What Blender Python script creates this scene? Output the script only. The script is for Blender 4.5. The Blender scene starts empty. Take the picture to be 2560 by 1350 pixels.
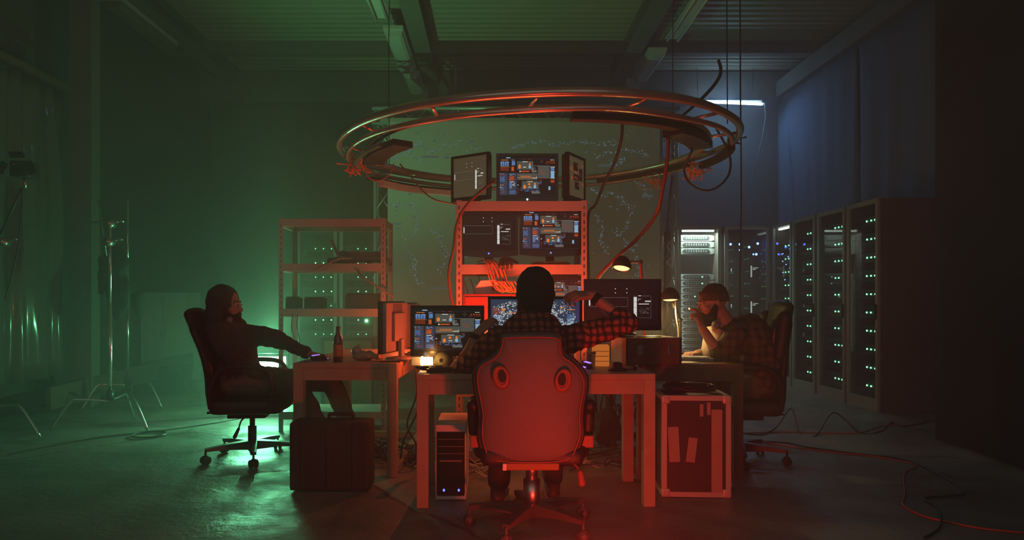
import bpy, bmesh, math, random
from mathutils import Vector, Matrix, noise
random.seed(7)
S = bpy.context.scene
COL = S.collection
PI = math.pi
F, CX, CY, H = 1780.0, 1230.0, 750.0, 1.12   # lens in pixels of the 2560x1350 frame, vanishing point, eye height

def at(px, py, Y):
    return Vector(((px - CX) * Y / F, Y, H - (py - CY) * Y / F))

# ------------------------------------------------------------------ materials
MATS = {}
def newmat(name):
    m = bpy.data.materials.new(name); m.use_nodes = True
    nt = m.node_tree; nt.nodes.clear()
    out = nt.nodes.new('ShaderNodeOutputMaterial')
    MATS[name] = m
    return m, nt, out
def pbr(name, col, rough=0.6, metal=0.0, bump=0.0, bscale=40.0, var=0.0, vscale=6.0, spec=0.5, coat=0.0):
    m, nt, out = newmat(name)
    b = nt.nodes.new('ShaderNodeBsdfPrincipled'); nt.links.new(b.outputs[0], out.inputs[0])
    b.inputs['Base Color'].default_value = (*col, 1)
    b.inputs['Roughness'].default_value = rough
    b.inputs['Metallic'].default_value = metal
    b.inputs['Specular IOR Level'].default_value = spec
    if coat: b.inputs['Coat Weight'].default_value = coat
    if var or bump:
        tc = nt.nodes.new('ShaderNodeTexCoord')
    if var:
        n = nt.nodes.new('ShaderNodeTexNoise'); n.inputs['Scale'].default_value = vscale; n.inputs['Detail'].default_value = 5
        nt.links.new(tc.outputs['Object'], n.inputs['Vector'])
        r = nt.nodes.new('ShaderNodeValToRGB')
        r.color_ramp.elements[0].position = 0.3; r.color_ramp.elements[1].position = 0.7
        r.color_ramp.elements[0].color = (*[c * (1 - var) for c in col], 1)
        r.color_ramp.elements[1].color = (*[min(1, c * (1 + var)) for c in col], 1)
        nt.links.new(n.outputs[0], r.inputs[0]); nt.links.new(r.outputs[0], b.inputs['Base Color'])
    if bump:
        n2 = nt.nodes.new('ShaderNodeTexNoise'); n2.inputs['Scale'].default_value = bscale; n2.inputs['Detail'].default_value = 4
        nt.links.new(tc.outputs['Object'], n2.inputs['Vector'])
        bp = nt.nodes.new('ShaderNodeBump'); bp.inputs['Strength'].default_value = bump; bp.inputs['Distance'].default_value = 0.01
        nt.links.new(n2.outputs[0], bp.inputs['Height']); nt.links.new(bp.outputs[0], b.inputs['Normal'])
    return m
def emit(name, col, strength):
    m, nt, out = newmat(name)
    e = nt.nodes.new('ShaderNodeEmission'); e.inputs[0].default_value = (*col, 1); e.inputs[1].default_value = strength
    nt.links.new(e.outputs[0], out.inputs[0])
    return m

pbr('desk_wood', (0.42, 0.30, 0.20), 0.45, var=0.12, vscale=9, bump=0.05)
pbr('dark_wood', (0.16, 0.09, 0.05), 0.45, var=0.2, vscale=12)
pbr('case_wood', (0.13, 0.07, 0.04), 0.5, var=0.25, vscale=14)
pbr('amber_wood', (0.75, 0.38, 0.12), 0.5, var=0.12, vscale=20)
pbr('shelf_paint', (0.42, 0.38, 0.34), 0.45, var=0.06)
pbr('slot_dark', (0.02, 0.02, 0.02), 0.8)
pbr('black_plastic', (0.018, 0.018, 0.02), 0.42)
pbr('matte_black', (0.02, 0.02, 0.022), 0.75)
pbr('glossy_black', (0.012, 0.012, 0.014), 0.16)
pbr('grey_plastic', (0.22, 0.22, 0.22), 0.5)
pbr('dark_grey', (0.07, 0.065, 0.06), 0.5)
pbr('bracket_orange', (0.3, 0.14, 0.05), 0.6)
pbr('white_plastic', (0.72, 0.70, 0.66), 0.4)
pbr('chrome', (0.7, 0.7, 0.7), 0.2, 1.0)
pbr('steel', (0.5, 0.5, 0.5), 0.35, 1.0)
pbr('alu', (0.6, 0.6, 0.6), 0.35, 0.4)
pbr('alu_trim', (0.55, 0.46, 0.4), 0.45, 0.2)
pbr('pipe_metal', (0.62, 0.52, 0.45), 0.28, 0.75, var=0.15, vscale=5)
pbr('black_leather', (0.016, 0.015, 0.016), 0.5, bump=0.25, bscale=60)
pbr('grey_leather', (0.15, 0.13, 0.13), 0.6, bump=0.12, bscale=50, var=0.06, vscale=3)
pbr('red_leather', (0.3, 0.085, 0.05), 0.5)
pbr('skin', (0.42, 0.22, 0.15), 0.5, bump=0.1, bscale=90)
pbr('beard_hair', (0.02, 0.012, 0.008), 0.85, bump=0.9, bscale=160)
pbr('eye_white', (0.6, 0.58, 0.55), 0.2)
pbr('knit_black', (0.012, 0.012, 0.012), 0.95, bump=0.9, bscale=120)
pbr('hoodie', (0.035, 0.034, 0.032), 0.9, bump=0.35, bscale=50)
pbr('grey_shirt', (0.5, 0.44, 0.34), 0.9, bump=0.3, bscale=60)
pbr('trouser_olive', (0.13, 0.115, 0.085), 0.9, bump=0.3, bscale=45)
pbr('jeans', (0.05, 0.05, 0.065), 0.9, bump=0.3, bscale=70)
pbr('shoe_dark', (0.04, 0.035, 0.03), 0.6)
pbr('shoe_sole', (0.5, 0.45, 0.4), 0.6)
pbr('rubber', (0.015, 0.015, 0.015), 0.7)
pbr('red_cable', (0.45, 0.06, 0.03), 0.5)
pbr('maroon_cable', (0.16, 0.035, 0.025), 0.5)
pbr('orange_cable', (0.75, 0.26, 0.08), 0.5)
pbr('white_cable', (0.7, 0.68, 0.62), 0.5)
pbr('grey_cable', (0.16, 0.16, 0.15), 0.5)
pbr('black_cable', (0.015, 0.014, 0.014), 0.5)
pbr('tape_tan', (0.42, 0.27, 0.2), 0.7, var=0.1)
pbr('case_panel', (0.05, 0.022, 0.018), 0.55, var=0.15)
pbr('server_face', (0.13, 0.135, 0.14), 0.45, 0.4)
pbr('server_light', (0.42, 0.43, 0.43), 0.45, 0.3)
pbr('rack_frame', (0.4, 0.43, 0.42), 0.45, 0.2)
pbr('rack_dark', (0.02, 0.021, 0.023), 0.6)
pbr('rack_side', (0.13, 0.095, 0.08), 0.7)
pbr('bottle_glass', (0.05, 0.02, 0.008), 0.08, coat=0.5)
pbr('bottle_label', (0.32, 0.14, 0.08), 0.6)
pbr('bag_plastic', (0.42, 0.30, 0.24), 0.4, bump=1.0, bscale=22)
pbr('fixture_white', (0.8, 0.82, 0.78), 0.4)
pbr('diffuser', (0.8, 0.82, 0.78), 0.3)
pbr('beam_grey', (0.2, 0.21, 0.19), 0.7, var=0.1)
pbr('cabinet_pale', (0.42, 0.42, 0.38), 0.6)
pbr('hazard_red', (0.28, 0.05, 0.03), 0.45, var=0.08)
pbr('green_box', (0.16, 0.17, 0.09), 0.6)
pbr('glove_grey', (0.12, 0.09, 0.08), 0.85, bump=0.4)
pbr('board_wood', (0.12, 0.1, 0.06), 0.8, var=0.2)
pbr('lamp_inside', (0.8, 0.78, 0.7), 0.5)
pbr('blue_drape', (0.15, 0.2, 0.27), 0.95, bump=0.3, bscale=20)
pbr('black_drape', (0.012, 0.012, 0.012), 0.95)
pbr('wall_paint', (0.12, 0.135, 0.12), 0.85, var=0.1, vscale=0.8)
pbr('paper', (0.65, 0.62, 0.55), 0.7)
pbr('cig', (0.8, 0.76, 0.68), 0.7)

def plaid(name, base, line, dark, scale):
    m, nt, out = newmat(name)
    N = nt.nodes.new; L = nt.links.new
    b = N('ShaderNodeBsdfPrincipled'); b.inputs['Roughness'].default_value = 0.9; L(b.outputs[0], out.inputs[0])
    tc = N('ShaderNodeTexCoord'); nz = N('ShaderNodeTexNoise'); nz.inputs['Scale'].default_value = 9
    L(tc.outputs['Object'], nz.inputs['Vector'])
    ad = N('ShaderNodeVectorMath'); ad.operation = 'MULTIPLY_ADD'
    L(nz.outputs[1], ad.inputs[0]); ad.inputs[1].default_value = (0.06, 0.06, 0.06); L(tc.outputs['Object'], ad.inputs[2])
    sx = N('ShaderNodeSeparateXYZ'); L(ad.outputs[0], sx.inputs[0])
    prev = None
    def bands(sock, w):
        mu = N('ShaderNodeMath'); mu.operation = 'MULTIPLY'; mu.inputs[1].default_value = scale; L(sock, mu.inputs[0])
        fr = N('ShaderNodeMath'); fr.operation = 'FRACT'; L(mu.outputs[0], fr.inputs[0])
        lt = N('ShaderNodeMath'); lt.operation = 'LESS_THAN'; lt.inputs[1].default_value = w; L(fr.outputs[0], lt.inputs[0])
        return lt.outputs[0]
    bx, bz = bands(sx.outputs[0], 0.45), bands(sx.outputs[2], 0.45)
    su = N('ShaderNodeMath'); su.operation = 'ADD'; L(bx, su.inputs[0]); L(bz, su.inputs[1])
    hf = N('ShaderNodeMath'); hf.operation = 'MULTIPLY'; hf.inputs[1].default_value = 0.5; L(su.outputs[0], hf.inputs[0])
    r = N('ShaderNodeValToRGB'); r.color_ramp.interpolation = 'CONSTANT'
    r.color_ramp.elements[0].color = (*base, 1)
    r.color_ramp.elements[1].position = 0.75; r.color_ramp.elements[1].color = (*dark, 1)
    e = r.color_ramp.elements.new(0.25); e.color = (*line, 1)
    L(hf.outputs[0], r.inputs[0]); L(r.outputs[0], b.inputs['Base Color'])
    return m
plaid('plaid_red', (0.42, 0.10, 0.06), (0.10, 0.03, 0.025), (0.02, 0.012, 0.012), 24)
plaid('plaid_olive', (0.13, 0.085, 0.05), (0.07, 0.042, 0.026), (0.035, 0.02, 0.014), 18)

def mat_bandana():
    m, nt, out = newmat('bandana'); N = nt.nodes.new; L = nt.links.new
    b = N('ShaderNodeBsdfPrincipled'); b.inputs['Roughness'].default_value = 0.85; L(b.outputs[0], out.inputs[0])
    tc = N('ShaderNodeTexCoord'); v = N('ShaderNodeTexVoronoi'); v.inputs['Scale'].default_value = 70
    L(tc.outputs['Object'], v.inputs['Vector'])
    r = N('ShaderNodeValToRGB'); r.color_ramp.elements[0].position = 0.25; r.color_ramp.elements[1].position = 0.4
    r.color_ramp.elements[0].color = (0.22, 0.10, 0.08, 1); r.color_ramp.elements[1].color = (0.045, 0.018, 0.016, 1)
    L(v.outputs[0], r.inputs[0]); L(r.outputs[0], b.inputs['Base Color'])
mat_bandana()

def mat_floor():
    m, nt, out = newmat('floor_concrete'); N = nt.nodes.new; L = nt.links.new
    b = N('ShaderNodeBsdfPrincipled'); L(b.outputs[0], out.inputs[0])
    tc = N('ShaderNodeTexCoord')
    n1 = N('ShaderNodeTexNoise'); n1.inputs['Scale'].default_value = 0.9; n1.inputs['Detail'].default_value = 9; n1.inputs['Roughness'].default_value = 0.62
    L(tc.outputs['Object'], n1.inputs['Vector'])
    r = N('ShaderNodeValToRGB'); r.color_ramp.elements[0].position = 0.35; r.color_ramp.elements[1].position = 0.68
    r.color_ramp.elements[0].color = (0.12, 0.115, 0.10, 1); r.color_ramp.elements[1].color = (0.30, 0.29, 0.26, 1)
    L(n1.outputs[0], r.inputs[0])
    # cracks: thin distorted voronoi edges, few and long
    nd = N('ShaderNodeTexNoise'); nd.inputs['Scale'].default_value = 1.6; nd.inputs['Detail'].default_value = 8
    L(tc.outputs['Object'], nd.inputs['Vector'])
    mx = N('ShaderNodeVectorMath'); mx.operation = 'MULTIPLY_ADD'; mx.inputs[1].default_value = (0.45, 0.45, 0.45)
    L(nd.outputs[1], mx.inputs[0]); L(tc.outputs['Object'], mx.inputs[2])
    v = N('ShaderNodeTexVoronoi'); v.feature = 'DISTANCE_TO_EDGE'; v.inputs['Scale'].default_value = 0.24
    L(mx.outputs[0], v.inputs['Vector'])
    cr = N('ShaderNodeValToRGB'); cr.color_ramp.elements[0].position = 0.0; cr.color_ramp.elements[1].position = 0.005
    cr.color_ramp.elements[0].color = (0.25, 0.25, 0.25, 1); cr.color_ramp.elements[1].color = (1, 1, 1, 1)
    L(v.outputs[0], cr.inputs[0])
    ml = N('ShaderNodeMix'); ml.data_type = 'RGBA'; ml.blend_type = 'MULTIPLY'; ml.inputs[0].default_value = 1
    L(r.outputs[0], ml.inputs[6]); L(cr.outputs[0], ml.inputs[7]); L(ml.outputs[2], b.inputs['Base Color'])
    n2 = N('ShaderNodeTexNoise'); n2.inputs['Scale'].default_value = 2.6; n2.inputs['Detail'].default_value = 7
    L(tc.outputs['Object'], n2.inputs['Vector'])
    rr = N('ShaderNodeMapRange'); rr.inputs[1].default_value = 0.35; rr.inputs[2].default_value = 0.65; rr.inputs[3].default_value = 0.3; rr.inputs[4].default_value = 0.68
    L(n2.outputs[0], rr.inputs[0]); L(rr.outputs[0], b.inputs['Roughness'])
    n3 = N('ShaderNodeTexNoise'); n3.inputs['Scale'].default_value = 14; n3.inputs['Detail'].default_value = 8; n3.inputs['Roughness'].default_value = 0.6
    L(tc.outputs['Object'], n3.inputs['Vector'])
    ad = N('ShaderNodeMath'); ad.operation = 'MULTIPLY_ADD'; ad.inputs[1].default_value = 0.4
    L(cr.outputs[0], ad.inputs[0]); L(n3.outputs[0], ad.inputs[2])
    bp = N('ShaderNodeBump'); bp.inputs['Strength'].default_value = 0.35; bp.inputs['Distance'].default_value = 0.02
    L(ad.outputs[0], bp.inputs['Height']); L(bp.outputs[0], b.inputs['Normal'])
mat_floor()

def mat_glass():
    m, nt, out = newmat('door_glass'); N = nt.nodes.new; L = nt.links.new
    t = N('ShaderNodeBsdfTransparent'); t.inputs[0].default_value = (0.82, 0.9, 0.86, 1)
    g = N('ShaderNodeBsdfGlossy'); g.inputs['Roughness'].default_value = 0.03
    lw = N('ShaderNodeFresnel'); lw.inputs[0].default_value = 1.55
    mu = N('ShaderNodeMath'); mu.operation = 'MULTIPLY_ADD'; mu.inputs[1].default_value = 1.0; mu.inputs[2].default_value = 0.03
    L(lw.outputs[0], mu.inputs[0])
    ge = N('ShaderNodeNewGeometry'); iv = N('ShaderNodeMath'); iv.operation = 'SUBTRACT'; iv.inputs[0].default_value = 1.0; L(ge.outputs['Backfacing'], iv.inputs[1])
    m2 = N('ShaderNodeMath'); m2.operation = 'MULTIPLY'; L(mu.outputs[0], m2.inputs[0]); L(iv.outputs[0], m2.inputs[1]); mu = m2
    mi = N('ShaderNodeMixShader'); L(mu.outputs[0], mi.inputs[0]); L(t.outputs[0], mi.inputs[1]); L(g.outputs[0], mi.inputs[2]); L(mi.outputs[0], out.inputs[0])
mat_glass()
def mat_clear(name, alpha, col, rough):
    m, nt, out = newmat(name); N = nt.nodes.new; L = nt.links.new
    t = N('ShaderNodeBsdfTransparent'); t.inputs[0].default_value = (0.85, 0.85, 0.85, 1)
    b = N('ShaderNodeBsdfPrincipled'); b.inputs['Base Color'].default_value = (*col, 1); b.inputs['Roughness'].default_value = rough
    mi = N('ShaderNodeMixShader'); mi.inputs[0].default_value = alpha
    L(t.outputs[0], mi.inputs[1]); L(b.outputs[0], mi.inputs[2]); L(mi.outputs[0], out.inputs[0])
mat_clear('plastic_sheet', 0.72, (0.16, 0.17, 0.15), 0.13)
mat_clear('jar_glass', 0.35, (0.5, 0.4, 0.3), 0.08)

def mat_screen_fabric():
    m, nt, out = newmat('projection_fabric'); N = nt.nodes.new; L = nt.links.new
    b = N('ShaderNodeBsdfPrincipled'); b.inputs['Base Color'].default_value = (0.42, 0.42, 0.38, 1); b.inputs['Roughness'].default_value = 0.9
    b.inputs['Emission Color'].default_value = (0.75, 0.9, 0.62, 1); b.inputs['Emission Strength'].default_value = 0.02   # the projector's black level
    L(b.outputs[0], out.inputs[0])
mat_screen_fabric()
emit('proj_line', (0.35, 0.62, 0.75), 0.26)
emit('proj_faint', (0.35, 0.6, 0.62), 0.14)

emit('led_green', (0.25, 1.0, 0.45), 6)
emit('led_green_dim', (0.2, 1.0, 0.45), 3.0)
emit('led_blue', (0.12, 0.2, 1.0), 16)
emit('led_white', (0.5, 0.65, 1.0), 14)
emit('amber_painted_light', (1.0, 0.26, 0.045), 0.55)  # stands in for lamplight falling on the amber box
emit('led_blue_dim', (0.12, 0.2, 1.0), 2.5)
emit('purple_glow', (0.42, 0.22, 1.0), 1.6)
emit('bulb_warm', (1.0, 0.62, 0.25), 2.2)
emit('led_bar_warm', (1.0, 0.5, 0.14), 9)
emit('led_bar_hot', (1.0, 0.85, 0.6), 12)
emit('tube_cold', (0.55, 0.8, 1.0), 14)
emit('panel_green', (0.45, 1.0, 0.68), 16)
emit('rack_lamp', (0.85, 1.0, 0.9), 5)
emit('server_glow', (0.5, 0.62, 0.6), 0.12)

# screen palette
PAL = ['s_bg', 's_panel', 's_blue', 's_cyan', 's_orange', 's_red', 's_white', 's_grey', 's_navy', 's_warmbg']
emit('s_bg', (0.028, 0.034, 0.042), 0.08)
emit('s_panel', (0.10, 0.115, 0.10), 0.7)
emit('s_blue', (0.10, 0.22, 0.5), 0.95)
emit('s_cyan', (0.22, 0.42, 0.6), 1.1)
emit('s_orange', (0.85, 0.22, 0.035), 1.05)
emit('s_red', (0.45, 0.055, 0.02), 0.8)
emit('s_white', (0.75, 0.78, 0.72), 0.95)
emit('s_grey', (0.26, 0.27, 0.25), 0.5)
emit('s_navy', (0.035, 0.055, 0.10), 0.8)
emit('s_warmbg', (0.12, 0.10, 0.05), 0.5)
for nm in PAL:      # glass front over the picture
    m = MATS[nm]; nt = m.node_tree
    em = [n for n in nt.nodes if n.type == 'EMISSION'][0]; out = [n for n in nt.nodes if n.type == 'OUTPUT_MATERIAL'][0]
    g = nt.nodes.new('ShaderNodeBsdfPrincipled'); g.inputs['Base Color'].default_value = (0.012, 0.012, 0.012, 1); g.inputs['Roughness'].default_value = 0.25; g.inputs['Specular IOR Level'].default_value = 0.2
    a = nt.nodes.new('ShaderNodeAddShader'); nt.links.new(em.outputs[0], a.inputs[0]); nt.links.new(g.outputs[0], a.inputs[1]); nt.links.new(a.outputs[0], out.inputs[0])

# ------------------------------------------------------------------ mesh builder
class MB:
    def __init__(self):
        self.v = []; self.f = []; self.mi = []; self.sm = []
    def add(self, vs, fs, mi=0, smooth=False):
        o = len(self.v); self.v.extend([Vector(p) for p in vs])
        for f in fs:
            self.f.append([i + o for i in f]); self.mi.append(mi); self.sm.append(smooth)
        return self
    def box(self, c, s, rot=None, mi=0, bev=0.0):
        x, y, z = s[0] / 2, s[1] / 2, s[2] / 2
        if bev > 0:
            b = min(bev, x * .9, y * .9, z * .9)
            bm = bmesh.new(); bmesh.ops.create_cube(bm, size=1)
            for v in bm.verts: v.co = Vector((v.co.x * 2 * x, v.co.y * 2 * y, v.co.z * 2 * z))
            bmesh.ops.bevel(bm, geom=bm.edges[:], offset=b, segments=2, profile=0.6, affect='EDGES')
            vs = [v.co.copy() for v in bm.verts]; bm.verts.index_update(); fs = [[v.index for v in f.verts] for f in bm.faces]; bm.free()
        else:
            vs = [Vector((i * x, j * y, k * z)) for i in (-1, 1) for j in (-1, 1) for k in (-1, 1)]
            fs = [(0, 1, 3, 2), (4, 6, 7, 5), (0, 4, 5, 1), (2, 3, 7, 6), (0, 2, 6, 4), (1, 5, 7, 3)]
        R = rot.to_matrix() if hasattr(rot, 'to_matrix') else (rot if rot is not None else Matrix.Identity(3))
        return self.add([R @ v + Vector(c) for v in vs], fs, mi)
    def tube(self, pts, r, seg=8, mi=0, caps=True, closed=False):
        pts = [Vector(p) for p in pts]; n = len(pts)
        rs = r if isinstance(r, (list, tuple)) else [r] * n
        vs = []; fs = []; up = None
        for i, p in enumerate(pts):
            if closed: t = pts[(i + 1) % n] - pts[i - 1]
            else: t = (pts[min(i + 1, n - 1)] - pts[max(i - 1, 0)])
            if t.length < 1e-9: t = Vector((0, 0, 1))
            t.normalize()
            if up is None:
                up = Vector((0, 0, 1)) if abs(t.z) < 0.9 else Vector((1, 0, 0))
            a = t.cross(up)
            if a.length < 1e-4: a = t.cross(Vector((1, 0.3, 0)))
            a.normalize(); b = a.cross(t).normalized(); up = b
            for k in range(seg):
                an = 2 * PI * k / seg
                vs.append(p + (a * math.cos(an) + b * math.sin(an)) * rs[i])
        m = n if closed else n - 1
        for i in range(m):
            j = (i + 1) % n
            for k in range(seg):
                l = (k + 1) % seg
                fs.append((i * seg + k, j * seg + k, j * seg + l, i * seg + l))
        if caps and not closed:
            fs.append(tuple(range(seg))); fs.append(tuple((n - 1) * seg + k for k in reversed(range(seg))))
        return self.add(vs, fs, mi, True)
    def cyl(self, a, b, r, seg=16, mi=0, r2=None):
        return self.tube([a, b], [r, r if r2 is None else r2], seg, mi)
    def bar(self, a, b, w, h, mi=0):
        a, b = Vector(a), Vector(b); d = b - a; L = d.length
        q = d.to_track_quat('X', 'Z')
        return self.box((a + b) / 2, (L, w, h), q, mi)
    def lathe(self, prof, c=(0, 0, 0), rot=None, seg=20, mi=0):
        R = rot.to_matrix() if hasattr(rot, 'to_matrix') else (rot if rot is not None else Matrix.Identity(3))
        vs = []; fs = []
        for r, z in prof:
            for k in range(seg):
                an = 2 * PI * k / seg
                vs.append(R @ Vector((r * math.cos(an), r * math.sin(an), z)) + Vector(c))
        for i in range(len(prof) - 1):
            for k in range(seg):
                l = (k + 1) % seg
                fs.append((i * seg + k, i * seg + l, (i + 1) * seg + l, (i + 1) * seg + k))
        return self.add(vs, fs, mi, True)
    def ell(self, c, r, rot=None, seg=14, rings=9, mi=0):
        prof = [(math.sin(PI * i / rings), -math.cos(PI * i / rings)) for i in range(rings + 1)]
        R = rot.to_matrix() if hasattr(rot, 'to_matrix') else (rot if rot is not None else Matrix.Identity(3))
        if isinstance(r, (int, float)): r = (r, r, r)
        vs = [Vector((0, 0, -r[2]))]; fs = []
        for s, z in prof[1:-1]:
            for k in range(seg):
                an = 2 * PI * k / seg; vs.append(Vector((s * math.cos(an) * r[0], s * math.sin(an) * r[1], z * r[2])))
        vs.append(Vector((0, 0, r[2]))); top = len(vs) - 1
        for k in range(seg):
            l = (k + 1) % seg
            fs.append((0, 1 + l, 1 + k))
            for i in range(rings - 2):
                fs.append((1 + i * seg + k, 1 + i * seg + l, 1 + (i + 1) * seg + l, 1 + (i + 1) * seg + k))
            fs.append((1 + (rings - 2) * seg + k, 1 + (rings - 2) * seg + l, top))
        return self.add([R @ v + Vector(c) for v in vs], fs, mi, True)
    def cap(self, a, b, r0, r1=None, seg=12):
        a, b = Vector(a), Vector(b); r1 = r0 if r1 is None else r1
        d = (b - a); L = d.length
        if L < 1e-6: return self.ell(a, r0)
        d.normalize(); pts = []; rs = []
        for t in (90, 65, 40, 15):
            t = math.radians(t); pts.append(a - d * r0 * math.sin(t)); rs.append(max(r0 * math.cos(t), r0 * 0.03))
        pts.append(a); rs.append(r0); pts.append(b); rs.append(r1)
        for t in (15, 40, 65, 90):
            t = math.radians(t); pts.append(b + d * r1 * math.sin(t)); rs.append(max(r1 * math.cos(t), r1 * 0.03))
        return self.tube(pts, rs, seg)
    def prism(self, poly, y0, y1, mi=0):
        """polygon in xz extruded from y0 to y1"""
        n = len(poly)
        vs = [Vector((x, y0, z)) for x, z in poly] + [Vector((x, y1, z)) for x, z in poly]
        fs = [tuple(range(n)), tuple(reversed(range(n, 2 * n)))] + [(i, i + n, (i + 1) % n + n, (i + 1) % n) for i in range(n)]
        return self.add(vs, fs, mi)
    def xf(self, M):
        self.v = [M @ p for p in self.v]; return self
    def build(self, name, mats, parent=None, **kw):
        me = bpy.data.meshes.new(name)
        me.from_pydata(self.v, [], self.f)
        for m in ([mats] if isinstance(mats, str) else mats): me.materials.append(MATS[m])
        me.polygons.foreach_set('material_index', self.mi)
        me.polygons.foreach_set('use_smooth', self.sm)
        bm = bmesh.new(); bm.from_mesh(me); bmesh.ops.recalc_face_normals(bm, faces=bm.faces[:]); bm.to_mesh(me); bm.free()
        me.update()
        o = bpy.data.objects.new(name, me); COL.objects.link(o)
        if parent is not None: o.parent = parent
        if kw: tag(o, **kw)
        return o

def tag(o, label=None, cat=None, group=None, kind=None):
    if label: o['label'] = label
    if cat: o['category'] = cat
    if group: o['group'] = group
    if kind: o['kind'] = kind
    return o
def thing(name, label, cat, loc=(0, 0, 0), rz=0.0, group=None, rot=None):
    o = bpy.data.objects.new(name, None); COL.objects.link(o)
    o.empty_display_size = 0.1
    o.location = loc; o.rotation_euler = rot if rot else (0, 0, rz)
    return tag(o, label, cat, group)
def copy_tree(o, parent=None):
    c = o.copy(); COL.objects.link(c); c.parent = parent
    for ch in list(o.children): copy_tree(ch, c)
    return c
def struct(mb, name, mats, label=None):
    o = mb.build(name, mats); o['kind'] = 'structure'
    if label: o['label'] = label
    return o
def smooth_path(pts, k=8, closed=False):
    P = [Vector(p) for p in pts]; n = len(P); out = []
    rng = range(n) if closed else range(n - 1)
    for i in rng:
        p0 = P[i - 1] if (closed or i > 0) else P[0]
        p1, p2 = P[i], P[(i + 1) % n]
        p3 = P[(i + 2) % n] if (closed or i + 2 < n) else P[-1]
        for j in range(k):
            t = j / k
            out.append(0.5 * ((2 * p1) + (-p0 + p2) * t + (2 * p0 - 5 * p1 + 4 * p2 - p3) * t * t + (-p0 + 3 * p1 - 3 * p2 + p3) * t ** 3))
    if not closed: out.append(P[-1])
    return out
def cable(name, label, pts, r, mat, group=None, k=8, cat='cable', parent=None):
    o = MB().tube(smooth_path(pts, k), r, 6).build(name, mat, parent)
    if parent is None: tag(o, label, cat, group)
    return o
def blob(mb, name, mats, parent=None, voxel=0.008, smooth=3, wrinkle=0.0, wscale=9.0, seed=0.0):
    tmp = mb.build('tmp', 'skin')
    m = tmp.modifiers.new('r', 'REMESH'); m.mode = 'VOXEL'; m.voxel_size = voxel
    if smooth:
        s = tmp.modifiers.new('s', 'SMOOTH'); s.factor = 0.5; s.iterations = smooth
    dg = bpy.context.evaluated_depsgraph_get()
    me = bpy.data.meshes.new_from_object(tmp.evaluated_get(dg))
    md = tmp.data; bpy.data.objects.remove(tmp); bpy.data.meshes.remove(md)
    me.name = name; me.materials.clear()
    for x in ([mats] if isinstance(mats, str) else mats): me.materials.append(MATS[x])
    if wrinkle:
        ns = [v.normal.copy() for v in me.vertices]
        for v, nn in zip(me.vertices, ns):
            p = v.co * wscale + Vector((seed, seed, seed))
            w = noise.noise(p) + 0.5 * noise.noise(Vector((p.x * 2.6, p.y * 2.6, p.z * 1.4)))
            v.co += nn * w * wrinkle
    me.polygons.foreach_set('use_smooth', [True] * len(me.polygons)); me.update()
    o = bpy.data.objects.new(name, me); COL.objects.link(o)
    if parent is not None: o.parent = parent
    return o
def Rz(a): return Matrix.Rotation(a, 3, 'Z')
def Rx(a): return Matrix.Rotation(a, 3, 'X')
def Ry(a): return Matrix.Rotation(a, 3, 'Y')

# ------------------------------------------------------------------ camera
cd = bpy.data.cameras.new('camera'); cam = bpy.data.objects.new('camera', cd); COL.objects.link(cam)
cam.location = (0, 0, H); cam.rotation_euler = (PI / 2, 0, 0)
cd.sensor_width = 36; cd.lens = F / 2560 * 36; cd.shift_x = (1280 - CX) / 2560; cd.shift_y = (CY - 675) / 2560
cd.clip_start = 0.05
S.camera = cam

#SECTION setting
XL, XR, YB, ZC = -4.85, 5.1, 12.2, 4.95
struct(MB().box(((XL + XR) / 2, 5.6, -0.05), (XR - XL + 0.4, 13.6, 0.1)), 'floor', 'floor_concrete', 'worn grey concrete floor with cracks')
# corrugated ceiling
mb = MB(); vs = []; fs = []; n = 0; y = -1.2; k = 0
while y < YB + 0.1:
    for dy, z in ((0, 0), (0.05, 0), (0.07, 0.035), (0.12, 0.035), (0.14, 0)):
        vs += [(XL - .2, y + dy, ZC + z), (XR + .2, y + dy, ZC + z)]
    y += 0.17
for i in range(len(vs) // 2 - 1): fs.append((2 * i, 2 * i + 1, 2 * i + 3, 2 * i + 2))
pbr('ceiling_metal', (0.40, 0.42, 0.32), 0.5, 0.0)
struct(mb.add(vs, fs), 'ceiling', 'ceiling_metal', 'corrugated metal ceiling')
struct(MB().box(((XL + XR) / 2, YB + .05, ZC / 2), (XR - XL + .4, .1, ZC + .2)), 'wall_back', 'wall_paint')
struct(MB().box((XL - .05, 5.6, ZC / 2), (.1, 13.3, ZC + .2)), 'wall_left', 'wall_paint')
struct(MB().box((XR + .05, 5.6, ZC / 2), (.1, 13.3, ZC + .2)), 'wall_right', 'wall_paint')
def ibeam(x, n):
    m = MB()
    m.box((x, 5.5, ZC - .02), (.24, 13.2, .03)).box((x, 5.5, ZC - .13), (.05, 13.2, .22)).box((x, 5.5, ZC - .24), (.24, 13.2, .03))
    struct(m, 'trim_%d' % n, 'beam_grey', 'steel roof beam running away from the camera')
for i, x in enumerate((-1.0, 2.05, -4.3)): ibeam(x, i + 1)
struct(MB().box(((XL + XR) / 2, 12.0, ZC - .28), (XR - XL, .3, .5)), 'trim_4', 'beam_grey', 'pale lintel beam along the top of the back wall')
struct(MB().box(((XL + XR) / 2, 10.6, ZC - .09), (XR - XL, .16, .18)), 'trim_5', 'beam_grey', 'cross beam under the ceiling')
struct(MB().box((4.88, 5.5, 4.62), (.3, 13.0, .26)), 'trim_6', 'beam_grey', 'pale duct along the top of the right wall')
# dark steel column on the left
struct(MB().box((-4.32, 7.6, ZC / 2), (.16, .2, ZC)).box((-4.32, 7.48, ZC / 2), (.24, .03, ZC)), 'trim_7', 'beam_grey', 'steel column near the left wall')

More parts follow.
